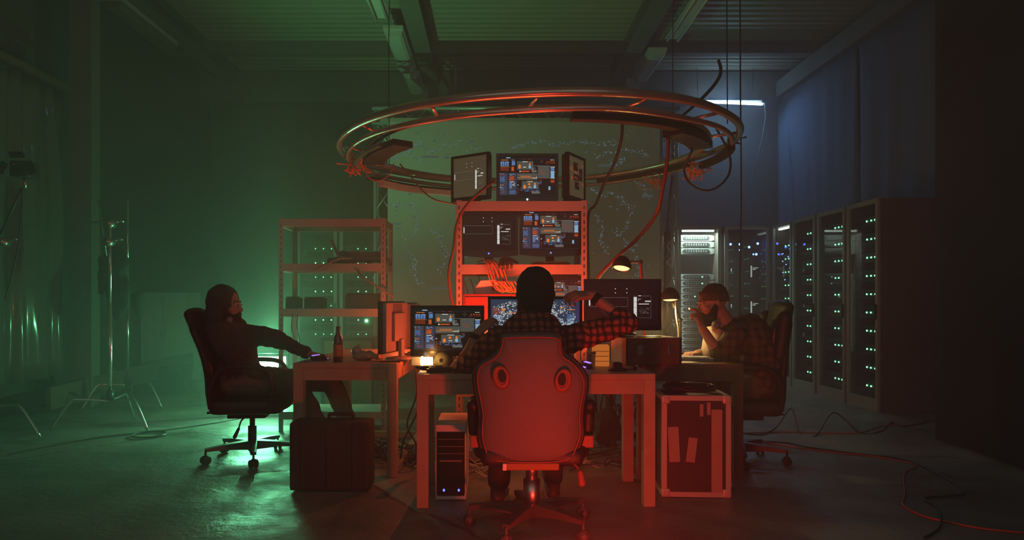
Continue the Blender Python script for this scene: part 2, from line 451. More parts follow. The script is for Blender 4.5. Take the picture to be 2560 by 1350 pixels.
def drape(name, label, p0, p1, z0, z1, mat, amp=.05, waves=9, seed=0, cat='curtain', group=None, nz=10, thick=.012, sag=0):
    p0, p1 = Vector((*p0, 0)), Vector((*p1, 0)); d = p1 - p0; n = Vector((-d.y, d.x, 0)).normalized(); N = waves * 10
    vs = []; fs = []
    for side in (0, 1):
        for j in range(nz + 1):
            t = j / nz
            for i in range(N + 1):
                s = i / N
                a = amp * (0.45 + 0.55 * (1 - t)) * (math.sin(2 * PI * waves * s + 1.3 * noise.noise(Vector((s * 6, t * 1.5, seed)))*4) + .7 * noise.noise(Vector((s * waves * 1.7, t * 2.0, seed + 5))))
                zt = z1 - sag * (1 - abs(math.cos(PI * waves * s / 2)))
                vs.append(p0 + d * s + n * (a + side * thick) + Vector((0, 0, z0 + (zt - z0) * t)))
    M = (N + 1) * (nz + 1)
    for side in (0, 1):
        for j in range(nz):
            for i in range(N):
                a = side * M + j * (N + 1) + i; fs.append((a, a + 1, a + N + 2, a + N + 1))
    for i in range(N):
        for j in (0, nz):
            a = j * (N + 1) + i; fs.append((a, a + 1, a + 1 + M, a + M))
    for j in range(nz):
        for i in (0, N):
            a = j * (N + 1) + i; fs.append((a, a + N + 1, a + N + 1 + M, a + M))
    o = MB().add(vs, fs, 0, True).build(name, mat); return tag(o, label, cat, group)
drape('backdrop_curtain', 'dark blue cloth drape on the right wall in the far corner behind the server racks', (4.82, 12.0), (4.86, 9.45), .15, 4.55, 'blue_drape', .025, 3, 1)
drape('backdrop_curtain', 'dark blue cloth drape on the right wall nearer the camera, past the fold', (4.86, 9.4), (4.84, 6.9), .15, 4.6, 'blue_drape', .03, 3, 4)
drape('black_curtain', 'tall black cloth flat hanging at the right edge down to the floor', (3.5, 5.62), (3.5, 1.6), .02, 4.7, 'black_drape', .012, 4, 8)
drape('plastic_sheet', 'clear crinkled plastic sheet hung on the left wall', (-4.35, 4.9), (-4.42, 7.35), .35, 3.27, 'plastic_sheet', .045, 8, 12, cat='plastic sheet', nz=14, thick=.004, sag=.03)
tag(MB().box((-4.38, 6.1, 3.3), (.06, 2.6, .06)).build('batten', 'board_wood'), 'wooden batten holding the top of the plastic sheet', 'batten')
tag(MB().bar((-4.3, 6.9, .16), (-4.05, 9.6, .30), .05, .22).build('plank', 'board_wood'), 'long wooden plank lying along the left wall', 'plank')

#SECTION ceilinglights
def strip_fixture(x, y0, y1, z, label, lens, group=None, lm='diffuser'):
    t = thing('fluorescent_fixture', label, 'ceiling light', (x, (y0 + y1) / 2, z), 0, group)
    L = y1 - y0
    if lens:
        prof = [(-.13, .05), (.13, .05), (.13, 0), (.11, -.05), (.07, -.075), (-.07, -.075), (-.11, -.05), (-.13, 0)]
        MB().prism([(a, b) for a, b in prof if b >= 0] , -L / 2, L / 2).build('housing', 'fixture_white', t)
        MB().prism([(.12, 0), (.11, -.05), (.07, -.075), (-.07, -.075), (-.11, -.05), (-.12, 0)], -L / 2 + .02, L / 2 - .02).build('lens_cover', lm, t)
    else:
        MB().prism([(-.05, .05), (.05, .05), (.1, .0), (-.1, .0)], -L / 2, L / 2).build('housing', 'fixture_white', t)
        for s in (-.07, .07):
            MB().cyl((s, -L / 2 + .02, -.03), (s, L / 2 - .02, -.03), .016).build('tube', 'fixture_white', t)
    for yy in (-L * .35, L * .35):
        MB().cyl((0, yy, .05), (0, yy, ZC - z), .006, 6).build('hanger', 'steel', t)
    return t
strip_fixture(-1.36, 7.2, 8.8, 4.6, 'unlit twin tube batten on the ceiling, cut by the top edge of the photo', False)
strip_fixture(-1.28, 9.2, 10.8, 4.62, 'unlit ceiling lamp with long pale lens cover, in line behind the twin tube batten', True)
strip_fixture(-1.25, 11.0, 11.9, 4.62, 'farthest faint unlit ceiling lamp in the left row, against the back wall beam', True)
strip_fixture(2.4, 8.0, 9.5, 4.6, 'unlit twin tube batten above the right of the ring, nearest in its row', False)
strip_fixture(2.33, 10.0, 11.2, 4.62, 'unlit lens covered ceiling lamp behind the ring, second in the right row', True)
strip_fixture(2.28, 11.4, 11.9, 4.62, 'short end piece of unlit ceiling lamp at the far end of right row', True)
strip_fixture(-4.6, 6.6, 7.9, 4.62, 'unlit ceiling lamp in the top left corner near the steel column', False)
strip_fixture(-4.45, 8.3, 9.8, 4.62, 'unlit lens covered ceiling lamp along the left wall', True, lm='beam_grey')  # lens in darker grey, painting in the shade beside the wall
tag(MB().cyl((-4.62, 7.9, 4.8), (-4.62, 12.0, 4.8), .035, 10).build('conduit_pipe', 'steel'), 'thin conduit pipe under the ceiling running along the left wall', 'pipe')

# lit cold tube near the back wall
tA, tB = at(1727, 253, 11.7), at(1905, 260, 11.7)
t = thing('fluorescent_tube_lamp', 'lit cold white fluorescent tube hanging in the far right corner', 'lamp', (tA + tB) / 2)
MB().cyl(tA - t.location, tB - t.location, .022, 12).build('tube', 'tube_cold', t)
for e, s in ((tA, -1), (tB, 1)):
    MB().cyl(e - t.location, e - t.location + Vector((.05 * s, 0, 0)), .03, 10).build('end_cap', 'white_plastic', t)
MB().box((0, .06, .03), (1.2, .05, .04)).build('batten_housing', 'fixture_white', t)
for s in (-.45, .45):
    MB().cyl((s, 0.06, .04), (s * 1.03, .06, ZC - t.location.z), .006, 6).build('hanger', 'black_cable', t)
cable('power_cord', 'pale cord hanging from the end of the lit cold tube', [at(1912, 262, 11.6), at(1913, 300, 11.6), at(1898, 380, 11.5), at(1876, 460, 11.4), at(1850, 545, 11.2), at(1843, 600, 11.2)], .008, 'grey_cable')

#SECTION truss
def lattice(m, a, b, w, nx, ny, n, rc=.024, rl=.009):
    """square lattice mast from a to b, nx/ny the cross axes"""
    a, b, nx, ny = Vector(a), Vector(b), Vector(nx), Vector(ny)
    cs = [(nx * i + ny * j) * (w / 2) for i, j in ((-1, -1), (1, -1), (1, 1), (-1, 1))]
    for c in cs: m.cyl(a + c, b + c, rc, 8)
    for q in range(4):
        c0, c1 = cs[q], cs[(q + 1) % 4]
        for i in range(n):
            s, e = (c0, c1) if i % 2 == 0 else (c1, c0)
            m.cyl(a + (b - a) * (i / n) + s, a + (b - a) * ((i + 1) / n) + e, rl, 5)
    return m
tr = thing('lighting_truss', 'aluminium goalpost truss framing the projection screen', 'truss', (0.45, 9.6, 0))
for x in (-1.91, 1.91):
    lattice(MB(), (x, 0, .02), (x, 0, 3.45), .2, (1, 0, 0), (0, 1, 0), 12).build('truss_column', 'alu', tr)
    MB().box((x, 0, .01), (.4, .4, .02)).build('base_plate', 'steel', tr)
lattice(MB(), (-2.05, 0, 3.58), (2.05, 0, 3.58), .2, (0, 1, 0), (0, 0, 1), 22).build('truss_beam', 'alu', tr)

ps = thing('projection_screen', 'wide grey projection screen with a faint world map picture', 'screen', (0.42, 9.42, 0))
MB().box((0, 0, 2.0), (3.6, .006, 2.95)).build('screen_fabric', 'projection_fabric', ps)
MB().box((0, 0, 3.50), (3.8, .03, .05)).build('top_bar', 'shelf_paint', ps)
MB().box((0, 0, .52), (3.8, .03, .05)).build('bottom_bar', 'black_plastic', ps)
# projected outlines, in screen metres
def pj(px, py): 
    p = at(px, py, 9.42); return Vector((p.x - .42, -.0045, p.z))
random.seed(3)
mp = MB()
def ribbon(m, pts, w, mi=0, jit=.02):
    P = []
    for i in range(len(pts) - 1):
        a, b = pts[i], pts[i + 1]; k = max(1, int((b - a).length / .05))
        for j in range(k): P.append(a + (b - a) * (j / k) + Vector((random.uniform(-jit, jit), 0, random.uniform(-jit, jit))))
    P.append(pts[-1])
    for i in range(len(P) - 1):
        a, b = P[i], P[i + 1]; d = (b - a)
        if d.length < 1e-5 or random.random() < .1: continue
        nrm = Vector((-d.z, 0, d.x)).normalized() * w * random.uniform(.3, 1)
        m.add([a - nrm, b - nrm, b + nrm, a + nrm], [(0, 1, 2, 3)], mi)
outl = [
 [(985,400),(1000,385),(1030,372),(1048,352),(1060,370),(1075,380),(1092,382),(1105,368),(1130,360),(1160,352)],
 [(1165,345),(1175,352),(1165,358)], [(1170,368),(1185,374),(1200,366)],
 [(995,362),(1020,378),(1040,395),(1056,400)],
 [(1280,375),(1300,362),(1330,354),(1360,352),(1380,362),(1410,360),(1450,352),(1500,362),(1530,352),(1550,372),(1600,380),(1628,392)],
 [(1490,395),(1520,380),(1545,385),(1560,400),(1540,415),(1520,400)],
 [(985,510),(1010,512),(1035,512),(1040,530),(1045,560),(1030,590),(1010,600)],
 [(1480,470),(1500,490),(1530,480),(1560,500),(1580,530),(1570,560),(1550,590),(1530,570)],
 [(1590,455),(1610,470),(1630,480)], [(1490,540),(1510,570),(1500,600),(1520,640)],
 [(1560,600),(1590,640),(1600,680),(1580,700)], [(1010,620),(1040,650),(1035,690),(1060,720)], [(1075,570),(1100,590),(1115,640),(1100,690)],
]
for o_ in outl:
    P = [pj(*p) for p in o_]
    for i in range(len(P) - 1):
        n_ = max(3, int((P[i + 1] - P[i]).length / .012))
        for j in range(n_):
            q = P[i] + (P[i + 1] - P[i]) * (j / n_) + Vector((random.gauss(0, .016), 0, random.gauss(0, .016))); ss = random.uniform(.004, .011)
            mp.add([q + Vector((-ss, 0, -ss)), q + Vector((ss, 0, -ss * .6)), q + Vector((ss * .7, 0, ss)), q + Vector((-ss, 0, ss * .6))], [(0, 1, 2, 3)], 0 if random.random() < .6 else 1)
for i in range(240):
    x, y = random.uniform(985, 1630), random.uniform(330, 800)
    p = pj(x, y); s = random.uniform(.004, .012)
    mp.add([p + Vector((-s * 2, 0, -s)), p + Vector((s * 2, 0, -s)), p + Vector((s * 2, 0, s)), p + Vector((-s * 2, 0, s))], [(0, 1, 2, 3)], 1)
for (x, y, w) in ((1056,392,40),(1110,394,12),(990,432,24),(990,446,16),(990,456,10),(985,466,18),(1495,413,45),(1605,490,26),(1600,700,24),(985,560,20),(1080,720,50)):
    for q in range(2):
        p = pj(x, y + q * 3); L = w / 185
        mp.add([p, p + Vector((L, 0, 0)), p + Vector((L, 0, .012)), p + Vector((0, 0, .012))], [(0, 1, 2, 3)], 1)
tag(mp.build('projected_map', ['proj_line', 'proj_faint'], ps), kind='stuff')

#SECTION racks
def rack(label, loc, rz, kind, w=.62, d=.9, h=2.14, group='glass door server racks', yf=.145):
    """front faces local -Y, front plane at y=0"""
    t = thing('server_rack', label, 'server rack', loc, rz, group)
    m = MB()
    for x in (-w / 2 + .02, w / 2 - .02): m.box((x, d / 2 + .03, h / 2), (.04, d, h))
    m.build('side_panel_pair' if False else 'carcass', ['rack_side'], t)
    MB().box((0, d / 2 + .03, h - .02), (w - .08, d, .04)).build('top_panel', 'rack_dark', t)
    MB().box((0, d / 2 + .03, .03), (w - .08, d, .06)).build('plinth', 'rack_dark', t)
    MB().box((0, d + .02, h / 2), (w - .08, .02, h - .1)).build('rear_panel', 'rack_dark', t)
    # door frame
    m = MB(); b = .045
    m.box((-w / 2 + b / 2, 0, h / 2), (b, .03, h)).box((w / 2 - b / 2, 0, h / 2), (b, .03, h))
    m.box((0, 0, h - b / 2), (w - 2 * b, .03, b)).box((0, 0, .06), (w - 2 * b, .03, .12))
    dr = m.build('door', 'rack_frame', t)
    MB().box((0, 0, h / 2 + .03), (w - 2 * b, .006, h - b - .12)).build('door_glass', 'door_glass', dr)
    MB().box((w / 2 - .022, -.025, 1.0), (.02, .02, .16), bev=.004).build('handle', 'black_plastic', dr)
    iw = w - .14
    def unit(z, hh, mat, leds, ledmat, style=0):
        m = MB().box((0, yf + .355, z), (iw, .7, hh - .006))
        m.box((-iw / 2 - .012, yf, z), (.02, .012, hh * .8)).box((iw / 2 + .012, yf, z), (.02, .012, hh * .8))
        if style == 1:      # lozenge grille
            pr = [(-iw * .42, 0), (-iw * .36, hh * .3), (iw * .36, hh * .3), (iw * .42, 0), (iw * .36, -hh * .3), (-iw * .36, -hh * .3)]
            m.prism([(x, z + zz) for x, zz in pr], yf - .004, yf + .006, 1)
            for q in range(9): m.box((-iw * .3 + q * iw * .075, yf - .006, z), (.008, .004, hh * .3), mi=2)
        else:
            for q in range(5): m.box((-iw * .36 + q * iw * .18, yf, z), (iw * .14, .006, hh * .5), mi=1)
        u = m.build('server_unit', [mat, 'rack_dark', 'server_light'], t)
        for lx in leds:
            MB().box((lx, yf - .008, z), (.014, .008, .016)).build('indicator_light', ledmat, u)
    random.seed(hash(label) % 1000 if False else len(label) * 7 + int(loc[0] * 10))
    if kind == 'white':
        z = h - .15
        for i in range(18):
            if i in (3, 4, 5): z -= .09; 
            else:
                unit(z, .088, 'server_light', ([iw * .18] if i in (6, 7) else ([-.02] if i == 9 else [])), 'led_green', 1); z -= .092
            if z < .2: break
    elif kind == 'blue':
        for (x, z) in ((-.19, 1.9), (-.06, 1.9), (-.06, 1.82), (.07, 1.86), (.19, 1.91), (.13, 1.76), (.17, 1.76)):
            MB().ell((x, .12, z), .012 if random.random() < .5 else .017, seg=8, rings=6).build('indicator_light', 'led_blue', t)
        for z in (1.25, .85, .5): 
            unit(z, .2, 'rack_dark', [], 'led_green')
        m = MB()
        for k_, z in enumerate((1.52, 1.02, .62)):
            m.box((.10, .118, z), (.018, .006, .16)).box((.16, .118, z + .05), (.07, .006, .01)).box((.14, .118, z + .03), (.04, .006, .012))
            m.box((-.18, .118, z + .02), (.012, .006, .045))
        s_ = m.build('status_display', 's_white', t)
    else:
        rows = {'green': (h - .2, .19, 10), 'greenfar': (h - .3, .2, 7), 'dense': (h - .3, .175, 8)}[kind]
        z = rows[0]
        for i in range(rows[2]):
            lm = 'led_green' if kind != 'greenfar' or i % 2 else 'led_green_dim'
            leds = [-.02, .06, .14] if kind == 'green' else ([-.02, .08] if kind == 'dense' else [-.05, .06, .17])
            leds = [x + random.uniform(-.004, .004) for x in leds]
            if random.random() < .2: leds = leds[:2]
            unit(z, .1 + .03 * (i % 2), 'server_face', leds, lm)
            z -= rows[1]
        if kind == 'dense':
            for i in range(9):
                MB().box((random.uniform(-.1, .2), .045, h - .35 - i * .05), (.008, .01, .01)).build('indicator_light', 'led_blue', t)
    if kind in ('white', 'dense'):
        MB().box((0, .06, h - .06), (w - .16, .04, .02)).build('lamp_strip', 'rack_lamp', t)
    return t
YR = 9.85
def rx(px): return (px - CX) * YR / F
rack('server rack with lit white drive trays, right behind the truss column', (rx(1748), YR, 0), 0, 'white', w=.6)
rack('server rack glowing with blue lights, left of the far corner', (rx(1868), YR, 0), 0, 'blue', w=.62)
names = ['farthest rack of the right hand row, dusty glass and a lamp at the top', 'second rack of the right hand row, counted from the far corner', 'third rack of the right hand row, one from the near end', 'nearest rack of the right hand row, its plain side towards the camera']
Ys = [(9.78, 9.16), (9.12, 8.49), (8.42, 7.77), (7.72, 7.1)]
for i, (a, b) in enumerate(Ys):
    rack(names[i], (3.86, (a + b) / 2, 0), PI * 1.5, 'dense' if i == 0 else 'green', w=a - b, d=.55 + .3, yf=.06)
rack('hazy green server rack behind the left shelf, left one of the pair', (rx(792), YR, 0), 0, 'greenfar', w=.56)
rack('hazy green server rack behind the left shelf, right one of the pair', (rx(900), YR, 0), 0, 'greenfar', w=.56)

t = thing('storage_cabinet', 'pale two door cabinet standing in the far left haze', 'cabinet', ((408 - CX) * 9.6 / F, 9.6, 0))
MB().box((0, .25, .62), (.62, .45, 1.2)).build('cabinet_body', 'cabinet_pale', t)
for s in (-1, 1): 
    d_ = MB().box((s * .153, .015, .62), (.3, .02, 1.16)).build('door', 'cabinet_pale', t)
    MB().box((s * .03, -.005, .65), (.012, .02, .12)).build('handle', 'steel', d_)

#SECTION tables
def desk(label, loc, rz, w, d, rails=True, mat='desk_wood', hz=.72):
    """local origin at front-left corner of the top, x right, y back"""
    t = thing('desk', label, 'desk', loc, rz, None)
    MB().box((w / 2, d / 2, hz - .015), (w, d, .03), bev=.002).build('desktop', mat, t)
    lg = .062
    m = MB().box((w / 2, .02, hz - .07), (w - 2 * lg, .022, .08)).box((w / 2, d - .02, hz - .07), (w - 2 * lg, .022, .08))
    m.box((.02, d / 2, hz - .07), (.022, d - 2 * lg, .08)).box((w - .02, d / 2, hz - .07), (.022, d - 2 * lg, .08))
    m.build('apron', mat, t)
    for x in (lg / 2, w - lg / 2):
        for y in (lg / 2, d - lg / 2):
            MB().box((x, y, (hz - .03) / 2), (lg, lg, hz - .03), bev=.002).build('leg', mat, t)
    if rails:
        for x in (lg / 2, w - lg / 2): MB().box((x, d / 2, .03), (.05, d - 2 * lg, .045)).build('floor_rail', mat, t)
        MB().box((w / 2, d - lg / 2, .03), (w - 2 * lg, .05, .045)).build('floor_rail', mat, t)
    return t
desk('wooden desk in front, where the person in the red plaid shirt sits', (-.405, 3.83, 0), 0.02, 1.29, .6, False)
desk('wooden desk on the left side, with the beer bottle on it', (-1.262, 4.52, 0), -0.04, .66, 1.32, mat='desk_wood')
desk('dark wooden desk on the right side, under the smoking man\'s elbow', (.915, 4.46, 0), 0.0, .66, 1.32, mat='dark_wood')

def shelf_unit(label, loc, rz, w, d, h, levels, rails_low=True):
    t = thing('metal_shelf', label, 'shelf unit', loc, rz)
    for x in (0, 1):
        for y in (0, 1):
            m = MB(); X = x * w; Yy = y * d; sx = 1 if x == 0 else -1; sy = 1 if y == 0 else -1
            m.box((X + sx * .019, Yy, h / 2), (.038, .003, h)).box((X, Yy + sy * .019, h / 2), (.003, .038, h))
            z = .05
            while z < h - .03:
                m.box((X + sx * .019, Yy - .0022 * sy, z), (.007, .002, .022), mi=1); z += .05
            m.build('post', ['shelf_paint', 'slot_dark'], t)
    for z in levels:
        m = MB().box((w / 2, d / 2, z - .005), (w - .01, d - .01, .01))
        m.box((w / 2, .004, z - .033), (w - .06, .012, .066)).box((w / 2, d - .004, z - .033), (w - .06, .012, .066))
        m.box((.008, d / 2, z - .033), (.012, d - .02, .066)).box((w - .008, d / 2, z - .033), (.012, d - .02, .066))
        m.build('shelf_board', 'shelf_paint', t)
    return t
shelf_unit('tall metal shelf lit red in the middle, stacked with monitors', (-.243, 4.86, 0), 0, .89, .42, 1.80, (1.795, 1.362, .95, .525, .09))
def xm(px, Y): return (px - CX) * Y / F
shelf_unit('metal shelf in green haze on the left, loaded with cable coils', (xm(697, 6.05), 6.05, 0), 0.0, .905, .45, 1.815, (1.81, 1.43, 1.045, .17))

#SECTION monitors
def ui(kind):
    """list of (x0,y0,x1,y1,colour) in unit screen space + ellipses"""
    R = []; 
    def r(a, b, c, d, k): R.append((a, b, c, d, k))
    def z(x0, y0, x1, y1, k):  # reference crop coordinates of the dashboard, 860x515
        R.append(((x0 - 700) / 860, 1 - (y1 - 165) / 515, (x1 - 700) / 860, 1 - (y0 - 165) / 515, k))
    def rows(x0, y0, x1, y1, n, k, fill=.8, seed=1):
        rnd = random.Random(seed * 13 + int(x0)); hh = (y1 - y0) / n
        for i in range(n):
            x = x0
            while x < x1 - 4:
                w = rnd.uniform(6, 22)
                if rnd.random() < fill: z(x, y0 + i * hh + hh * .2, min(x + w, x1), y0 + i * hh + hh * .75, k)
                x += w + 4
    E = []
    if kind == 'dash':
        z(810, 180, 875, 192, 's_cyan')
        rows(740, 208, 845, 222, 1, 's_orange')
        for i in range(4): z(726 + i * 33, 234, 752 + i * 33, 290, 's_blue')
        rows(726, 230, 855, 250, 1, 's_cyan'); z(725, 298, 862, 302, 's_orange'); rows(725, 308, 850, 352, 3, 's_red', .95)
        rows(890, 208, 948, 220, 1, 's_cyan'); z(895, 226, 945, 282, 's_blue'); z(890, 297, 930, 355, 's_red'); rows(892, 300, 930, 350, 3, 's_orange')
        z(975, 228, 1220, 335, 's_panel'); z(1060, 232, 1135, 239, 's_white'); z(1066, 299, 1113, 308, 's_white')
        E.append((1015, 297, 20, 27, 's_orange')); z(1160, 250, 1180, 280, 's_orange'); E.append((1168, 300, 19, 22, 's_cyan'))
        E.append((1022, 356, 10, 10, 's_white')); z(1038, 348, 1165, 364, 's_red'); z(1040, 352, 1150, 357, 's_orange')
        z(975, 380, 1285, 465, 's_panel'); rows(1030, 410, 1190, 427, 2, 's_orange', .95); z(990, 434, 1265, 439, 's_orange'); z(1200, 436, 1270, 443, 's_white'); z(1268, 420, 1274, 445, 's_white')
        z(1050, 480, 1300, 576, 's_panel'); z(978, 472, 1045, 540, 's_bg'); z(1130, 480, 1215, 487, 's_white'); E.append((1090, 550, 20, 26, 's_orange')); E.append((1160, 517, 16, 16, 's_orange')); z(1145, 549, 1190, 557, 's_white'); z(1235, 500, 1258, 528, 's_orange'); E.append((1245, 548, 20, 24, 's_cyan'))
        E.append((990, 527, 9, 9, 's_cyan'))
        z(712, 375, 832, 650, 's_navy'); z(845, 375, 968, 650, 's_navy')
        rows(715, 382, 780, 392, 1, 's_cyan'); rows(715, 395, 800, 410, 1, 's_red'); rows(718, 416, 790, 490, 6, 's_blue', .9); rows(722, 515, 770, 538, 2, 's_orange'); rows(715, 545, 775, 595, 4, 's_cyan', .6); rows(745, 600, 800, 630, 3, 's_red')
        rows(870, 385, 950, 408, 2, 's_cyan'); z(862, 415, 930, 470, 's_red'); rows(865, 418, 928, 468, 4, 's_orange', .5); z(865, 484, 930, 492, 's_white'); z(862, 500, 898, 570, 's_blue'); rows(905, 500, 945, 575, 6, 's_white', .5); rows(862, 595, 955, 640, 4, 's_blue', .9)
        z(1290, 288, 1470, 445, 's_panel'); z(1205, 284, 1480, 290, 's_grey'); rows(1330, 340, 1400, 400, 4, 's_red', .4); rows(1300, 455, 1345, 520, 5, 's_blue', .6); rows(1310, 460, 1350, 480, 2, 's_red')
        for i in range(40):
            rr = random.Random(i); z(1190 + rr.random() * 80, 300 + rr.random() * 70, 1194 + rr.random() * 92, 303 + rr.random() * 71, 's_grey')
        rows(1010, 560, 1310, 610, 5, 's_blue', .45); z(1195, 605, 1320, 635, 's_grey')
        for i in range(3): E.append((992, 570 + i * 28, 7, 7, 's_red'))
        for dx, dy in ((-14, 0), (14, 0), (0, -14), (0, 14)): z(1350 + dx - 4, 236 + dy - 4, 1350 + dx + 4, 236 + dy + 4, 's_grey')
        for i in range(4): z(1422 + i * 34, 230, 1442 + i * 34, 246, 's_red'); 
        rows(1480, 208, 1545, 220, 1, 's_white', .9); rows(1400, 252, 1550, 262, 1, 's_red')
        z(1480, 298, 1548, 306, 's_white'); z(1484, 310, 1540, 350, 's_blue'); z(1484, 360, 1540, 440, 's_cyan'); z(1478, 356, 1550, 360, 's_white'); z(1478, 440, 1550, 444, 's_white'); z(1484, 460, 1540, 500, 's_red'); z(1450, 545, 1480, 590, 's_cyan')
        rows(1060, 200, 1190, 208, 1, 's_red'); z(705, 200, 1550, 202, 's_navy'); z(705, 655, 1550, 657, 's_navy')
        bg = 's_bg'
    elif kind == 'warmdash':
        _, R0, E0 = ui('dash'); bg = 's_warmbg'
        R = [(a_, b_, c_, d_, 's_red' if k_ != 's_panel' else 's_bg') for a_, b_, c_, d_, k_ in R0 if k_ in ('s_orange', 's_red', 's_panel')]
    elif kind in ('white', 'warm'):
        for i in range(4): r(.656, .18 + i * .12, .70, .295 + i * .12, 's_white')
        for a, b, c, d in ((.03, .64, .573, .646), (.03, .434, .573, .44), (.57, .434, .573, .646), (.03, .434, .033, .646)): r(a, b, c, d, 's_grey')
        r(.03, .46, .05, .60, 's_white')
        for u_ in (.40, .56):
            for v_ in (.84, .75): r(u_ - .006, v_ - .01, u_ + .006, v_ + .01, 's_white')
        r(.655, .675, .69, .68, 's_grey'); r(.72, .675, .76, .69, 's_white'); r(.77, .675, .88, .683, 's_grey')
        r(.72, .605, .76, .612, 's_white'); r(.72, .57, .726, .61, 's_white'); r(.815, .545, .895, .57, 's_white'); r(.725, .487, .87, .505, 's_white')
        rd = random.Random(4)
        for i in range(26): a = .72 + rd.random() * .14; b = .27 + rd.random() * .15; r(a, b, a + .03, b + .005, 's_grey')
        for a, b, c, d in ((.72, .18, .90, .185), (.897, .18, .90, .68)): r(a, b, c, d, 's_grey')
        bg = 's_bg' if kind == 'white' else 's_warmbg'
    elif kind == 'map':
        rd = random.Random(11); bg = 's_navy'
        def cont(cx_, cy_, n, sx, sy):
            x, y = cx_, cy_
            for i in range(n):
                x += rd.gauss(0, sx); y += rd.gauss(0, sy)
                if not (0.02 < x < .97 and .05 < y < .95): x, y = cx_, cy_
                s = rd.uniform(.002, .008); r(x, y, x + s * 1.6, y + s * 1.8, 's_white')
        for a, b, n in ((.12, .82, 110), (.22, .9, 90), (.3, .75, 80), (.1, .55, 60), (.7, .6, 260), (.78, .75, 200), (.72, .35, 260), (.8, .45, 220), (.68, .8, 140), (.75, .2, 180)):
            cont(a, b, n, .02, .03)
        for i in range(5): r(.02, .80 - i * .03, .09 + rd.random() * .03, .815 - i * .03, 's_red')
        for i in range(8): r(.03, .64 - i * .03, .08 + rd.random() * .04, .655 - i * .03, 's_cyan')
        r(.2, .7, .32, .715, 's_orange'); r(.18, .62, .36, .625, 's_cyan'); r(.18, .2, .42, .58, 's_bg')
        for i in range(8): r(.86, .66 - i * .035, .94, .675 - i * .035, 's_cyan' if i > 2 else 's_blue')
        for i in range(6): r(.86 + .018 * i, .85, .872 + .018 * i, .88, 's_red')
        for i in range(7): r(.88, .34 - i * .035, .96, .36 - i * .035, 's_white')
        r(.86, .77, .95, .785, 's_orange')
        for i in range(24):
            a = 2 * PI * i / 24; r(.755 + .035 * math.cos(a), .53 + .06 * math.sin(a), .762 + .035 * math.cos(a), .545 + .06 * math.sin(a), 's_cyan')
        return bg, R, [('n', .14, .78, .02, .035, 's_orange'), ('n', .8, .82, .012, .02, 's_orange')]
    else:
        bg = 's_bg'
    return bg, R, E
def screen_mesh(w, h, kind, y):
    bg, R, E = ui(kind); m = MB()
    m.add([(-w / 2, y, -h / 2), (w / 2, y, -h / 2), (w / 2, y, h / 2), (-w / 2, y, h / 2)], [(0, 1, 2, 3)], PAL.index(bg))
    order = {'s_panel': 1, 's_navy': 1, 's_bg': 2}
    for (a, b, c, d, k) in R:
        yy = y - .0004 * order.get(k, 3)
        a, c = [(u - .5) * w for u in (max(a, 0.01), min(c, .99))]; b, d = [(v - .5) * h for v in (max(b, .01), min(d, .99))]
        if c <= a or d <= b: continue
        m.add([(a, yy, b), (c, yy, b), (c, yy, d), (a, yy, d)], [(0, 1, 2, 3)], PAL.index(k))
    for e in E:
        if e[0] == 'n': _, cx_, cy_, rx_, ry_, k = e
        else: cx_, cy_, rx_, ry_, k = (e[0] - 700) / 860, 1 - (e[1] - 165) / 515, e[2] / 860, e[3] / 515, e[4]
        vs = [((cx_ - .5 + rx_ * math.cos(q * PI / 6)) * w, y - .0014, (cy_ - .5 + ry_ * math.sin(q * PI / 6)) * h) for q in range(12)]
        m.add(vs, [tuple(range(12))], PAL.index(k))
    return m
def monitor(label, loc, rz, w, h, kind, neck=.1, tilt=0.0, shell='black_plastic', basew=.2, group='monitors on desks and shelves', curved=False, power=None, rollx=0.0):
    """loc = point on the support under the screen; screen faces local -Y; w,h outer size"""
    t = thing('monitor', label, 'monitor', loc, rz, group)
    b = .018; R = Rx(-tilt); C = Vector((0, -.02, neck + h / 2))
    m = MB()
    m.box((-w / 2 + b / 2, 0, 0), (b, .03, h)).box((w / 2 - b / 2, 0, 0), (b, .03, h)).box((0, 0, h / 2 - b / 2), (w - 2 * b, .03, b)).box((0, 0, -h / 2 + b * .8), (w - 2 * b, .03, b * 1.6))
    if curved: m.prism([(-w / 2, -h / 2)] + [(w / 2 * q / 6, -h / 2 - .016 * math.cos(q / 6 * PI / 2)) for q in range(-5, 6)] + [(w / 2, -h / 2)], -.015, .015)
    m.v = [R @ p + C for p in m.v]
    bz = m.build('bezel', 'glossy_black', t)
    m = MB().box((0, .028, 0), (w - .02, .028, h - .02), bev=.008).box((0, .05, 0), (w * .5, .03, h * .55), bev=.01)
    for q in range(7): m.box((0, .043, h * .3 + q * .008), (w * .4, .003, .003), mi=1)
    m.v = [R @ p + C for p in m.v]; m.build('rear_housing', [shell, 'slot_dark'], t)
    sm = screen_mesh(w - 2 * b, h - b * 2.6, kind, -.006); sm.v = [R @ (p + Vector((0, 0, b * .3))) + C for p in sm.v]
    sm.build('screen', PAL, t)
    if power:
        MB().ell(R @ Vector((0, -.018, -h / 2 + .012)) + C, .006, seg=8, rings=6).build('power_light', power, t)
    MB().box((0, .05, neck * .5 + .04), (.06, .025, neck + .1), bev=.004).build('stand_neck', shell, t)
    MB().lathe([(0.001, 0), (basew / 2, 0), (basew / 2, .008), (basew / 2 * .8, .014), (.03, .02), (0.001, .02)], (0, .04, 0), seg=24).build('stand_base', shell, t)
    return t
sz = 1.797
monitor('old monitor on top of the tall shelf, left one, box outline on it', (xm(1181, 5.05), 5.02, sz), -.62, .33, .325, 'warm', neck=.02)
monitor('widescreen monitor in the middle of the shelf top with a small power light', (xm(1318, 5.0), 5.02, sz), 0, .435, .335, 'dash', neck=.015, power='led_white')
